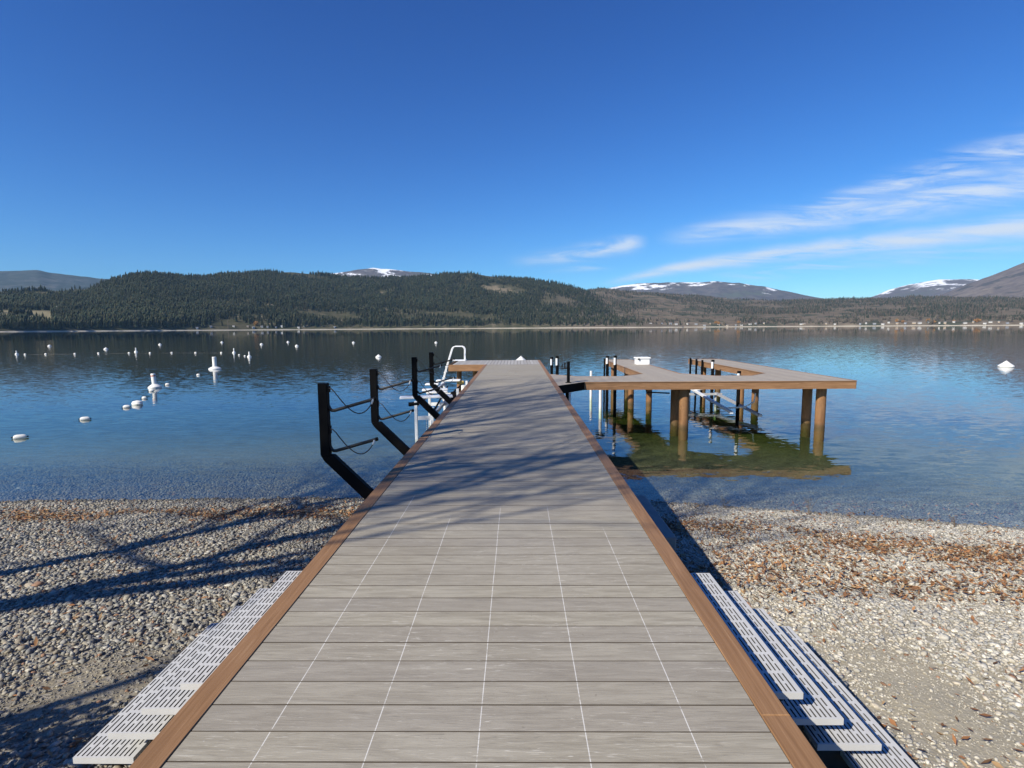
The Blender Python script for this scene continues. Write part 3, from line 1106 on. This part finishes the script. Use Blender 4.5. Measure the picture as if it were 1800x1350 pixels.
# black pedestal at the start of the walkway
pd = empty('power_pedestal', (1.45, 14.98, DZ), 'black pedestal post with a small side cradle where the slip dock starts', 'pedestal')
MB().beam((0, 0, 0), (0, 0, .60), .082, .082, (0, 1, 0)).build('post', M_BLACK, pd, bevel=.006)
MB().box(-.08, .08, -.08, .08, 0, .012).build('base_plate', M_BLACK, pd)
MB().tube([(-.04, 0, .42), (-.10, 0, .42), (-.19, 0, .40), (-.17, 0, .54)], .022, 8).tube([(-.10, 0, .42), (-.11, 0, .56), (-.13, 0, .57)], .018, 8).build('cradle', M_RUBBER, pd, True)


# ------------------------------------------------------------------ kayak racks on the left edge
def arc(p0, p1, sag, n=16, out_=0.0):
    p0, p1 = Vector(p0), Vector(p1)
    pts = []
    for i in range(n + 1):
        s = i / n
        p = p0.lerp(p1, s)
        p.z -= sag * 4 * s * (1 - s) * (1 + .55 * (s - .5))
        p.y += out_ * math.sin(math.pi * s)
        pts.append(p)
    return pts


def make_rack():
    e = empty('kayak_rack', (0, 0, 0), 'x', 'kayak rack', 'black kayak racks on the left edge of the dock')
    # origin at the dock edge under the boards; post stands .49 m outboard
    MB().beam((-.492, 0, .31), (-.492, 0, 1.03), .092, .075, (0, 1, 0)).build('post', M_BLACK, e, bevel=.005)
    st = MB()
    st.raw([(-.538, -.0374, .309), (-.446, -.0374, .309), (-.446, .0374, .309), (-.538, .0374, .309),
            (-.50, -.0374, .245), (-.06, -.0374, -.20), (.0, -.0374, -.20), (.0, -.0374, -.10), (-.41, -.0374, .308),
            (-.50, .0374, .245), (-.06, .0374, -.20), (.0, .0374, -.20), (.0, .0374, -.10), (-.41, .0374, .308)],
           [(0, 4, 5, 6, 7, 8, 1), (3, 2, 13, 12, 11, 10, 9), (0, 3, 9, 4), (4, 9, 10, 5), (5, 10, 11, 6), (6, 11, 12, 7), (7, 12, 13, 8), (8, 13, 2, 1), (0, 1, 2, 3)])
    st.build('strut', M_BLACK, e, bevel=.004)
    for zb in (.745, .335):
        a = MB().tube([(-.447, 0, zb + .06), (-.435, 0, zb + .028), (-.415, 0, zb + .012), (-.39, 0, zb + .012), (-.36, 0, zb + .02), (.02, 0, zb + .128)], .0165, 10)
        ao = a.build('arm', M_RUBBER, e, True)
        MB().tube([(.015, 0, zb + .127), (.035, 0, zb + .132)], .0195, 10).build('end_cap', M_BLACK, ao, True)
        cp = MB().tube([(-.447, -.01, zb + .235), (-.41, -.03, zb + .238), (-.37, -.04, zb + .205)] +
                       arc((-.34, -.045, zb + .165), (-.01, -.02, zb + .085), .13), .0055, 6)
        co = cp.build('cord', M_CORD, e, True)
        MB().tube([(-.013, -.02, zb + .078), (-.003, -.018, zb + .10), (.003, -.012, zb + .122)], .009, 6).build('hook', M_GALV, co, True)
    MB().box(-.447, -.432, -.03, .03, .94, 1.0).build('bracket', M_BLACK, e)
    MB().box(-.447, -.436, -.03, .03, .52, .60).build('bracket', M_BLACK, e)
    return e


rk = make_rack()
for i, (yy, lab) in enumerate(((5.21, 'black kayak rack with two padded arms nearest the beach on the left dock edge'),
                               (7.06, 'black kayak rack second from the beach, standing over clear shallow water'),
                               (9.88, 'black kayak rack third from the beach, in front of the white jet ski lift'),
                               (11.86, 'black kayak rack farthest from the beach, near the swim ladder'))):
    o = rk if i == 0 else copy_tree(rk)
    o.location = (XL - .028, yy, DZ)
    o['label'] = lab

# ------------------------------------------------------------------ jet ski lift left of the dock
jl = empty('jet_ski_lift', (-2.2, 14.05, 0), 'white jet ski lift with flat bunk boards left of the dock', 'boat lift')
for xx, yy, tp in ((-.53, 0, 1.02), (-.10, 0.05, .85), (-.53, 2.2, 1.05), (.35, 2.2, 1.1), (-.4, 4.6, 1.05), (.4, 4.6, 1.1)):
    MB().beam((xx, yy, -1.2), (xx, yy, tp), .075, .075, (0, 1, 0)).build('leg', M_ALU, jl, bevel=.005)
MB().beam((-.49, 0.0, .56), (-.14, 0.05, .56), .06, .10).build('cross_beam', M_ALU, jl)
MB().beam((-.5, 2.2, .62), (.4, 2.2, .62), .06, .10).beam((-.45, 4.6, .62), (.45, 4.6, .62), .06, .1).build('cross_beam', M_ALU, jl)
MB().beam((-.10, .1, .60), (-.05, 4.5, .70), .06, .09).beam((-.53, .04, .9), (-.42, 4.56, 1.0), .06, .08).build('side_rail', M_GALV, jl)
for (xa, ya, xb, yb, zz, w_) in ((-.98, .1, .42, .35, 1.10, .30), (-.66, 1.7, .1, 1.8, 1.12, .26), (-.62, 2.15, .02, 2.3, .98, .2), (-.95, 4.0, -.5, 4.0, 1.05, .3), (-.78, 5.35, .1, 5.35, 1.04, .34)):
    MB().beam((xa, ya, zz), (xb, yb, zz + .01), w_, .055).build('bunk_board', M_WHITE, jl, bevel=.015)
MB().tube([(-.72, .0, .93), (-.45, .0, .96)], .055, 10).build('winch', M_BLACK, jl, True)
MB().tube([(.05, 3.0, .75), (.2, 3.0, .75)], .16, 16).build('winch_wheel', M_BLACK, jl, True)
MB().tube([(-.2, .5, .55), (-.15, 3.6, 1.0)], .03, 8).tube([(-.2, 3.2, .6), (.35, 3.3, 1.1)], .03, 8).tube([(.1, 1.2, .5), (.28, 3.8, .95)], .03, 8).build('cable', M_BLACK, jl, True)
ch = MB()
for i in range(12):
    for k in (0, 1):
        ch.tube([(-.26 + .07 * k, .06, .50 - .05 * i), (-.26 + .07 * k, .06, .475 - .05 * i)], .014, 6)
ch.build('chain', M_GALV, jl)
MB().box(-.02, .22, 5.3, 5.5, .9, 1.02).build('motor_cover', M_YELLOW, jl, bevel=.01)

pile_w = MB().tube([(-1.72, 17.0, -1.6), (-1.72, 17.0, 1.12)], .10, 16).build('mooring_post', M_FLOAT, None, True)
tag(pile_w, 'pale round post standing in the water close to the left dock edge', 'post')

# ------------------------------------------------------------------ swim ladder at the end platform
ld = empty('swim_ladder', (-2.75, 25.1, DZ), 'white tubular swim ladder with two looped handrails on the end platform corner', 'ladder')
for yy in (0.0, .42):
    pts = [(.24, yy, 0), (.25, yy, .56), (.20, yy, .65), (.12, yy, .69), (-.22, yy, .69), (-.30, yy, .655), (-.36, yy, .56), (-.62, yy, -.25), (-.85, yy, -1.05), (-1.0, yy, -1.6)]
    MB().tube(pts, .024, 10).build('rail', M_ALU, ld, True)
for zz, xx in ((.0, -.545), (-.27, -.62), (-.54, -.70), (-.81, -.78), (-1.08, -.86)):
    MB().beam((xx, -.02, zz), (xx, .44, zz), .12, .03).build('step', M_ALU, ld, bevel=.006)
MB().box(-.30, .30, -.06, .48, .006, .05).build('base_plate', M_ALU, ld, bevel=.01)


# ------------------------------------------------------------------ side steps: slotted grating treads
def grating(x0, x1, y0, y1, ztop, th=.032):
    """one moulded panel: a cell grid with real slots"""
    W_, L_ = x1 - x0, y1 - y0
    nc = int(round((W_ - .012) / .0235))
    xs = [0.0, .010]
    for i in range(nc):
        xs += [.010 + (W_ - .020) * (i + .34) / nc, .010 + (W_ - .020) * (i + 1) / nc]
    xs[-1] = W_ - .010
    xs = xs + [W_]
    xs = np.array(sorted(set(np.round(xs, 5))))
    # rows: pattern of long and short slots per panel module
    mod = .155
    nm = max(1, int(round(L_ / mod)))
    fr = np.array([0, .07, .44, .56, .93, 1.0])
    ys = sorted(set(np.round(np.concatenate([(k + fr) * L_ / nm for k in range(nm)]), 5)))
    ys = np.array(ys)
    nx_, ny_ = len(xs) - 1, len(ys) - 1
    hole = np.zeros((nx_, ny_), bool)
    rows = len(fr) - 1
    ci = 0
    for i in range(nx_):
        w = xs[i + 1] - xs[i]
        if i < 1 or i >= nx_ - 1:
            continue
        if (i % 2) == 1:
            for j in range(ny_):
                q = j % rows
                hole[i, j] = (q in (1, 2, 3)) if (ci + j // rows) % 2 == 0 else (q in (1, 3))
            ci += 1
    V, F = [], []
    vid = {}

    def vv(i, j, top):
        key = (i, j, top)
        if key not in vid:
            vid[key] = len(V)
            V.append((x0 + xs[i], y0 + ys[j], ztop if top else ztop - th))
        return vid[key]
    sol = lambda i, j: 0 <= i < nx_ and 0 <= j < ny_ and not hole[i, j]
    for i in range(nx_):
        for j in range(ny_):
            if hole[i, j]:
                continue
            F.append((vv(i, j, 1), vv(i + 1, j, 1), vv(i + 1, j + 1, 1), vv(i, j + 1, 1)))
            F.append((vv(i, j + 1, 0), vv(i + 1, j + 1, 0), vv(i + 1, j, 0), vv(i, j, 0)))
            if not sol(i - 1, j): F.append((vv(i, j, 0), vv(i, j, 1), vv(i, j + 1, 1), vv(i, j + 1, 0)))
            if not sol(i + 1, j): F.append((vv(i + 1, j + 1, 0), vv(i + 1, j + 1, 1), vv(i + 1, j, 1), vv(i + 1, j, 0)))
            if not sol(i, j - 1): F.append((vv(i + 1, j, 0), vv(i + 1, j, 1), vv(i, j, 1), vv(i, j, 0)))
            if not sol(i, j + 1): F.append((vv(i, j + 1, 0), vv(i, j + 1, 1), vv(i + 1, j + 1, 1), vv(i + 1, j + 1, 0)))
    return V, F


def side_steps(sgn, edge, outs, ya, yb, label, yoff):
    e = empty('side_steps', (edge, ya, 0), label, 'steps', 'slotted steps down to the beach')
    for k, (xo, z) in enumerate(zip(outs, (1.27, 1.14, 1.01, .88))):
        w = .30
        xin = xo - sgn * w
        a, bb = min(xin, xo), max(xin, xo)
        if k == 0 and sgn < 0:
            bb = min(bb, edge - .006)
        if k == 0 and sgn > 0:
            a = max(a, edge + .006)
        V, F = grating(a - edge, bb - edge, 0, yb - ya, z)
        to = MB().raw(V, F).build('tread', M_GRATE, e)
        to.data.materials.append(M_SLOT_SHADE)
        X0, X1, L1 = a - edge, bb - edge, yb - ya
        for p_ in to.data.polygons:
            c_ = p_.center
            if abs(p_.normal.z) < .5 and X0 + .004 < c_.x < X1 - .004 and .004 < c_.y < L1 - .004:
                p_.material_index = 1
    for yy in (.12, (yb - ya) - .16):
        s = MB()
        for k, (xo, z) in enumerate(zip(outs, (1.27, 1.14, 1.01, .88))):
            s.box(min(xo - sgn * .28, xo - sgn * .03) - edge, max(xo - sgn * .28, xo - sgn * .03) - edge, yy + .002 * k, yy + .04 + .002 * k, .45 - .06 * k, z - .034)
        s.build('stringer', M_BEAM, e)


side_steps(-1, XL, (-1.635, -1.835, -2.01, -2.195), 2.37, 3.56, 'light grey slotted side steps left of the dock, dappled with tree shade', 0)
side_steps(1, XR, (1.325, 1.52, 1.705, 1.895), 2.31, 3.52, 'bright white slotted side steps on the right of the dock in full sun', 0)


# ------------------------------------------------------------------ buoys and floats
def spar(x, y, h, rad, rot, label, band=False):
    e = empty('spar_buoy', (x, y, 0), label, 'buoy', 'white marker buoys with a post')
    MB().lathe([(rad * .2, -.25), (rad * .8, -.12), (rad, .0), (rad * .98, .06), (rad * .72, .13), (rad * .36, .20)], 20).build('float', M_BUOY, e, True)
    MB().lathe([(rad * .34, .19), (rad * .34, h - .02), (rad * .30, h)], 16).build('post', M_BUOY, e, True)
    if band:
        MB().lathe([(rad * .352, h * .80), (rad * .352, h * .88)], 16).build('band', M_ORANGE, e, True)
    else:
        MB().lathe([(rad * .352, h * .84), (rad * .352, h * .87)], 16).build('band', M_GALV, e, True)
    e.rotation_euler = (0, rot, 0)


spar(-18.6, 26.8, .74, .31, R(-4), 'white post buoy with orange bands, nearest the beach', True)
spar(-22.7, 39.4, .92, .43, 0, 'stout white post buoy with a thick post, larger than the other post buoys')
spar(-62.4, 65.4, .46, .19, R(-3), 'thin white post buoy at the far left end of the float line')
spar(-51.1, 70.5, .58, .21, 0, 'white post buoy in the middle of the float line')
spar(-35.7, 66.4, .58, .20, 0, 'white post buoy at the right end of the float line')
spar(-28.7, 56.4, .56, .22, 0, 'white post buoy right of the float line, just beyond its end')


def mooring(x, y, rad, label, group='white mooring buoys', pt=1.0):
    e = empty('mooring_buoy', (x, y, 0), label, 'buoy', group)
    MB().lathe([(rad * .3, -.3 * rad), (rad * .9, -.05), (rad, .10 * rad), (rad * .92, .26 * rad), (rad * .5, .58 * rad * pt), (rad * .20, .84 * rad * pt), (rad * .08, .92 * rad * pt)], 18).build('float', M_BUOY, e, True)
    MB().tube([(0, 0, .88 * rad * pt), (0, 0, 1.06 * rad * pt)], .03 * rad + .01, 8).build('ring', M_GALV, e, True)


mooring(34.4, 37.5, .46, 'large white cone buoy alone on the smooth water at the far right')
mooring(.33, 47.0, .46, 'white cone buoy showing its top just beyond the end of the main dock')
for x_, y_, l_ in ((-87.9, 98.8, 'white cone buoy farthest left of all'), (-63.5, 81.2, 'white cone buoy just behind the float line, second from the left'),
                   (-70.5, 104.0, 'white cone buoy beyond the middle post buoy of the float line'), (-66.7, 119.2, 'white cone buoy straight behind the post buoy ending the float line'),
                   (-49.4, 102.0, 'white cone buoy between the last post buoy and the close pair'), (-51.3, 118.3, 'farther white cone buoy of the close pair'),
                   (-37.9, 90.8, 'nearer white cone buoy of the close pair'), (-34.2, 110.5, 'white cone buoy above the second kayak rack, on the dark reflection'),
                   (-14.3, 54.4, 'white cone buoy nearest the second kayak rack post'), (-16.4, 107.0, 'white cone buoy left of the swim ladder')):
    mooring(x_, y_, .31, l_)


def capsule_float(x, y, ln, r, rz, label):
    mb_ = MB()
    n = 16
    prof = [(r * .25, 0), (r * .75, .02), (r, .07), (r, ln - .07), (r * .75, ln - .02), (r * .25, ln)]
    v, f = [], []
    for rr, s in prof:
        v += [(s - ln / 2, rr * math.cos(2 * math.pi * j / n), r * .45 + rr * math.sin(2 * math.pi * j / n)) for j in range(n)]
    for i in range(len(prof) - 1):
        for j in range(n):
            a, b_ = i * n + j, i * n + (j + 1) % n
            f.append((a, a + n, b_ + n, b_))
    f.append(tuple(range(n)))
    f.append(tuple((len(prof) - 1) * n + n - 1 - j for j in range(n)))
    e = empty('line_float', (x, y, 0), label, 'float', 'white floats on the swim line')
    e.rotation_euler.z = rz
    mb_.raw(v, f).build('body', M_FLOAT, e, True)
    MB().tube([(-ln / 2 - .04, 0, r * .45), (ln / 2 + .04, 0, r * .45)], .018, 8).build('hub', M_BLACK, e, True)


ROPE = [(-60.6, 64.6), (-58.4, 65.0), (-55.1, 65.4), (-53.0, 66.5), (-49.4, 66.9), (-46.5, 66.6), (-44.0, 67.0), (-40.7, 66.6), (-37.2, 66.2)]
for x_, y_ in ROPE:
    capsule_float(x_, y_, .24, .10, random.uniform(-.4, .4), 'small round white float on the far swim line between the post buoys')
for x_, y_, l_ in ((-31.8, 60.2, 'tiny white float just left of the last post buoy, farther of two'), (-29.8, 57.6, 'tiny white float touching the last post buoy, nearer of two')):
    capsule_float(x_, y_, .20, .09, .3, l_)
for x_, y_, ln, r_, rz, l_ in ((-13.8, 14.3, .33, .085, .62, 'white cylinder float nearest the beach at the left edge'), (-14.4, 17.25, .31, .085, .55, 'white cylinder float second from the beach'),
                           (-15.0, 19.95, .27, .085, .5, 'white cylinder float beside the oval float, third from the beach'),
                           (-16.15, 22.55, .21, .085, .4, 'small white float between the oval float and the orange banded post buoy'),
                           (-18.85, 28.15, .24, .085, .4, 'small white float right of the orange banded post buoy'), (-20.7, 34.0, .24, .09, .3, 'small white float between the two large post buoys'),
                           (-17.75, 25.3, .24, .09, .3, 'grey white float just in front of the orange banded post buoy')):
    capsule_float(x_, y_, ln * .85, r_ * .84, rz, l_)
ov = MB().lathe([(.03, -.12), (.17, -.08), (.21, .0), (.17, .09), (.03, .13)], 18).build('oval_float', M_FLOAT, None, True)
ov.location = (-15.16, 20.75, .04)
ov.scale = (1.0, .8, 1)
tag(ov, 'oval white float, fatter than its neighbours, close behind a cylinder float', 'float')


def rope(pts, label):
    P = []
    for a, b_ in zip(pts[:-1], pts[1:]):
        for s in (0, .25, .5, .75):
            P.append((a[0] + (b_[0] - a[0]) * s, a[1] + (b_[1] - a[1]) * s + .1 * math.sin(s * 3.1), .0))
    P.append((pts[-1][0], pts[-1][1], .0))
    o = MB().tube(P, .011, 6).build('float_rope', M_CORD, None, True)
    tag(o, label, 'rope')


rope([(-62.4, 65.4)] + ROPE + [(-35.7, 66.4)], 'thin dark rope joining the row of small far floats')

# ------------------------------------------------------------------ stones on the beach
def ico():
    p = (1 + 5 ** .5) / 2
    v = np.array([(-1, p, 0), (1, p, 0), (-1, -p, 0), (1, -p, 0), (0, -1, p), (0, 1, p), (0, -1, -p), (0, 1, -p), (p, 0, -1), (p, 0, 1), (-p, 0, -1), (-p, 0, 1)], float)
    v /= np.linalg.norm(v[0])
    f = np.array([(0, 11, 5), (0, 5, 1), (0, 1, 7), (0, 7, 10), (0, 10, 11), (1, 5, 9), (5, 11, 4), (11, 10, 2), (10, 7, 6), (7, 1, 8),
                  (3, 9, 4), (3, 4, 2), (3, 2, 6), (3, 6, 8), (3, 8, 9), (4, 9, 5), (2, 4, 11), (6, 2, 10), (8, 6, 7), (9, 8, 1)])
    return v, f


def subdiv(v, f):
    v = list(map(tuple, v))
    cache = {}
    def mid(a, b_):
        k = (min(a, b_), max(a, b_))
        if k not in cache:
            q = np.array(v[a]) + np.array(v[b_])
            q /= np.linalg.norm(q)
            cache[k] = len(v)
            v.append(tuple(q))
        return cache[k]
    out_ = []
    for a, b_, c_ in f:
        x, y, z = mid(a, b_), mid(b_, c_), mid(c_, a)
        out_ += [(a, x, z), (b_, y, x), (c_, z, y), (x, y, z)]
    return np.array(v), np.array(out_)


PAL = np.array([(.40, .385, .34), (.30, .295, .275), (.22, .225, .215), (.155, .16, .168), (.37, .33, .255), (.48, .46, .41), (.29, .265, .21), (.34, .285, .215), (.12, .12, .12), (.56, .54, .48), (.24, .25, .235), (.20, .205, .195), (.39, .36, .30)])
g = np.random.default_rng(77)


def scatter(n, ymin, ymax, even=False):
    xs = g.uniform(-12.5, 11.5, n * 3)
    ys = g.uniform(ymin, ymax, n * 3)
    keep = (np.abs(xs) < 1.02 * ys + .9) & ~((xs > -1.2) & (xs < .75))
    xs, ys = xs[keep], ys[keep]
    s = shore(xs) - ys
    bare_l = np.exp(-(((xs + 2.75) / .75) ** 2 + ((ys - 3.1) / .75) ** 2))
    bare_r = np.exp(-(((xs - 2.55 - (ys - 3.0) * .1) / .55) ** 2 + ((ys - 3.0) / 1.1) ** 2))
    nz = fbm(xs * .9, ys * .9, 4, 91)
    dens = np.clip(1.1 - .98 * (bare_l + bare_r) - np.clip(.42 - nz, 0, 1) * 1.2 * np.clip((s - 2.2) / 2, 0, 1), .06, 1)
    dens = np.where(s < 0, np.clip(1.05 + s * .27, 0, 1), dens)
    keep = g.uniform(0, 1, len(xs)) < (np.where(s > .1, 1, 0) if even else dens)
    return xs[keep][:n], ys[keep][:n], np.clip(dens, 0, 1)[keep][:n]


def stones(name, n, base, ymin, ymax, rmin, rmax, flat, smooth, label, even=False):
    v, f = base
    xs, ys, dn = scatter(n, ymin, ymax, even)
    n = len(xs)
    r = (rmin + (rmax - rmin) * g.uniform(0, 1, n) ** 1.9) * np.where(xs > 0, .86, 1.0) * (.55 + .45 * np.clip(dn * 1.6, 0, 1))
    sx, sy, sz = r * g.uniform(.8, 1.45, n), r * g.uniform(.6, 1.0, n), r * g.uniform(flat[0], flat[1], n)
    a, ti, tj = g.uniform(0, 2 * np.pi, n), g.normal(0, .30, n), g.normal(0, .30, n)
    P = v[None] * (1 + g.uniform(-.27, .27, (n, len(v), 1)))
    P = P * np.stack([sx, sy, sz], -1)[:, None, :]
    ca, sa = np.cos(ti)[:, None], np.sin(ti)[:, None]
    y_, z_ = P[..., 1] * ca - P[..., 2] * sa, P[..., 1] * sa + P[..., 2] * ca
    ca, sa = np.cos(tj)[:, None], np.sin(tj)[:, None]
    x_, z_ = P[..., 0] * ca + z_ * sa, -P[..., 0] * sa + z_ * ca
    ca, sa = np.cos(a)[:, None], np.sin(a)[:, None]
    X = x_ * ca - y_ * sa + xs[:, None]
    Y = x_ * sa + y_ * ca + ys[:, None]
    Z = z_ + (ground(xs, ys) + sz * g.uniform(.1, .9, n))[:, None]
    V = np.stack([X, Y, Z], -1).reshape(-1, 3)
    F = (f[None] + (np.arange(n) * len(v))[:, None, None]).reshape(-1, 3)
    col = PAL[g.integers(0, len(PAL), n)] * g.uniform(.75, 1.2, n)[:, None]
    s = shore(xs) - ys
    col = .72 * col + .28 * np.array([.29, .275, .24])
    sp_ = np.clip(1 - dn * 1.5, 0, 1)[:, None] * .6
    col = col * (1 - sp_) + np.array([.27, .245, .19]) * sp_
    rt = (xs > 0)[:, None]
    col = np.where(rt, (.72 * col + .28 * np.array([.46, .43, .36])) * 1.16, col * np.array([.86, .85, .82]))  # right stones bleached and sunlit, left ones shaded darker, all in their colour
    rusty = (g.uniform(0, 1, n) < .03)
    col[rusty] = np.array([.27, .16, .10]) * g.uniform(.7, 1.2, rusty.sum())[:, None]
    wet = np.clip(.55 + s * 1.9, .52, 1)
    col = col * wet[:, None]
    algae = np.clip(-s * .22, 0, .85)[:, None]
    col = col * (1 - algae) + np.array([.055, .048, .020]) * algae
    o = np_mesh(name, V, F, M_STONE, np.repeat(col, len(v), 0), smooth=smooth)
    tag(o, label, 'stones', kind='stuff')


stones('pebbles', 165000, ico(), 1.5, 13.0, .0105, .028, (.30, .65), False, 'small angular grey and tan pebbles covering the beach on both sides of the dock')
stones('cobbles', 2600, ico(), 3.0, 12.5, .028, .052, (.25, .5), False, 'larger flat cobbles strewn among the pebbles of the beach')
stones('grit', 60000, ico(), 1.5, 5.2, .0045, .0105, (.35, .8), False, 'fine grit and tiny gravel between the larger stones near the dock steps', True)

# ------------------------------------------------------------------ fallen leaves along the wrack lines
n = 150000
xs, ys = g.uniform(-12, 11.5, n), g.uniform(2.0, 8.9, n)
keep = (np.abs(xs) < 1.02 * ys + .9) & ~((xs > -1.2) & (xs < .9))
xs, ys = xs[keep], ys[keep]
s = shore(xs) - ys
nz = fbm(xs * .7, ys * 1.2, 4, 55)
right = xs > 0
pr = (.95 * np.exp(-((s - 1.75 - (nz - .5) * 1.8) / .52) ** 2) + .55 * np.exp(-((s - 3.1 - (nz - .5) * 2.2) / .75) ** 2) + .08) * np.clip((nz - .36) * 5, .06, 1)
plf = .8 * np.exp(-((s - .95 - (nz - .5) * 1.2) / .24) ** 2) * np.clip((nz - .34) * 4, .05, 1) + .02
keep = g.uniform(0, 1, len(xs)) < np.where(right, pr, plf)
xs, ys = xs[keep], ys[keep]
n = len(xs)
L_ = g.uniform(.018, .040, n)
W2 = L_ * g.uniform(.22, .45, n)
a = g.uniform(0, 6.28, n)
cz_ = ground(xs, ys) + g.uniform(.012, .045, n)
tx, ty = g.normal(0, .35, n), g.normal(0, .35, n)
curl = g.uniform(.1, .5, n)
loc = np.stack([np.stack([-L_, 0 * L_, curl * W2], -1), np.stack([0 * L_, -W2, curl * W2 * .8], -1), np.stack([L_, 0 * L_, curl * W2], -1), np.stack([0 * L_, W2, curl * W2 * .8], -1), np.stack([0 * L_, 0 * L_, -curl * W2], -1)], 1)
X = loc[..., 0] * np.cos(a)[:, None] - loc[..., 1] * np.sin(a)[:, None]
Y = loc[..., 0] * np.sin(a)[:, None] + loc[..., 1] * np.cos(a)[:, None]
Z = loc[..., 2] + X * tx[:, None] + Y * ty[:, None]
V = np.stack([X + xs[:, None], Y + ys[:, None], Z + cz_[:, None]], -1).reshape(-1, 3)
f = np.array([(0, 1, 4), (1, 2, 4), (2, 3, 4), (3, 0, 4)])
F = (f[None] + (np.arange(n) * 5)[:, None, None]).reshape(-1, 3)
lp = np.array([(.26, .125, .055), (.32, .17, .08), (.20, .10, .05), (.38, .25, .13), (.14, .08, .045)])
col = lp[g.integers(0, len(lp), n)] * g.uniform(.7, 1.2, n)[:, None]
lf = np_mesh('fallen_leaves', V, F, M_LEAF, np.repeat(col, 5, 0))
tag(lf, 'brown fallen leaves lying in drifts along the wrack lines of the beach', 'leaves', kind='stuff')


# dry weeds at the water edge
def weed(x, y, h, seed, label):
    r_ = random.Random(seed)
    zb = float(ground(np.array([x]), np.array([y]))[0])
    e = empty('dry_weed', (x, y, zb), label, 'plant', 'dry weeds at the water edge')
    for k in range(5):
        a_ = r_.uniform(0, 6.28)
        l_ = r_.uniform(.15, .45) * h
        p0 = Vector((0, 0, -.02))
        p1 = Vector((math.cos(a_) * l_ * .4, math.sin(a_) * l_ * .4, h * r_.uniform(.4, .6)))
        p2 = Vector((math.cos(a_) * l_, math.sin(a_) * l_, h * r_.uniform(.7, 1.0)))
        mb_ = MB().tube([p0, p1, p2], .0035, 5, .0015)
        for q in range(3):
            b0 = p1.lerp(p2, r_.uniform(0, .9))
            mb_.tube([b0, b0 + Vector((r_.uniform(-.07, .07), r_.uniform(-.07, .07), r_.uniform(.02, .08)))], .002, 4, .001)
        mb_.build('stem', M_BARK, e)


weed(4.55, 8.05, .30, 1, 'dry branching weed stalk at the right water edge, taller one')
weed(3.35, 8.35, .16, 2, 'short dry weed stalk at the right water edge nearer the dock')
weed(6.4, 7.55, .15, 3, 'faint dry weed stalk at the water edge farthest right')


# ------------------------------------------------------------------ leafless shore trees standing left of the view (they cast the shadows)
def bare_tree(base, height, lean, r, seed, label, levels=4, spread=.66, first=.46, nmain=24):
    rr = random.Random(seed)
    e = empty('leafless_tree', base, label, 'tree', 'leafless trees on the bank')
    tr_, br = MB(), MB()

    def grow(p, d, ln, rad, lev):
        n = 5 if lev < 2 else 3
        pts = [p]
        dd = d.copy()
        for i in range(n):
            dd = (dd + Vector((rr.gauss(0, .12), rr.gauss(0, .12), rr.gauss(0.03, .08)))).normalized()
            pts.append(pts[-1] + dd * ln / n)
        (tr_ if lev == 0 else br).tube(pts, rad, 8 if lev == 0 else (5 if lev < 3 else 3), rad * (.35 if lev else .3), caps=False)
        if lev >= levels:
            return
        k = nmain if lev == 0 else rr.randint(4, 6)
        for i in range(k):
            s = (first + (1 - first) * (i + .5) / k) if lev == 0 else rr.uniform(.25, 1)
            q = s * n
            j = min(int(q), n - 1)
            pp = pts[j].lerp(pts[j + 1], q - j)
            ax = Vector((rr.gauss(0, 1), rr.gauss(0, 1), rr.gauss(0, 1))).cross(dd).normalized()
            ang = rr.uniform(.45, 1.0) * spread * 1.5
            nd = (Matrix.Rotation(ang, 3, ax) @ dd)
            nd.z += .08
            grow(pp, nd.normalized(), ln * (rr.uniform(.38, .56) if lev == 0 else rr.uniform(.42, .66)) * (1.15 - .35 * s), rad * (1 - .6 * s) * (rr.uniform(.42, .60) if lev == 0 else rr.uniform(.45, .65)), lev + 1)
    grow(Vector((0, 0, -.3)), Vector(lean).normalized(), height, r, 0)
    tr_.build('trunk', M_BARK, e, True)
    br.build('branches', M_BARK, e)
    return e


bare_tree((-8.9, -.48, .95), 11.5, (.02, .03, 1), .21, 5, 'tall leafless tree on the bank left of the beach, nearer of two')
bare_tree((-9.55, -.60, .95), 12.5, (-.03, .02, 1), .17, 12, 'slender leafless tree on the bank left of the beach, farther of two')
bare_tree((-8.6, -2.35, 1.0), 10.5, (.0, .03, 1), .075, 31, 'small slim leafless tree on the bank, nearest the start of the dock', first=.50, nmain=30)
sb = leafy_mesh('foliage', 52, 2600, .75, .62, [(.07, .075, .03), (.10, .09, .04), (.05, .06, .025)], .045)
sb.name = 'foliage'
e = empty('shrub', (-3.72, 1.42, .72), 'low dense shrub added out of view to shade the ground left of the beach steps', 'shrub')  # unseen bush, added so its shadow darkens the lower left corner
sb.parent = e
for q_ in range(7):
    a_ = q_ * .9
    MB().tube([(0, 0, -.1), (.25 * math.cos(a_), .25 * math.sin(a_), .4), (.5 * math.cos(a_), .5 * math.sin(a_), .95)], .018, 6, .006).build('stem', M_BARK, e)


# ------------------------------------------------------------------ clear spring air with a little blue haze
m, t, b = mat('thin blue air')
t.n.remove(b)
pv = t.new('ShaderNodeVolumePrincipled')
pv.inputs['Color'].default_value = (.38, .66, 1.0, 1)
pv.inputs['Density'].default_value = 3.0e-5
pv.inputs['Anisotropy'].default_value = 0.0
t.l.new(pv.outputs[0], t.n['Material Output'].inputs['Volume'])
hz = MB().box(-13000, 13000, -300, 13500, -75, 1700).build('haze', m)
tag(hz, 'thin blue haze over the lake and hills', 'haze', kind='stuff')
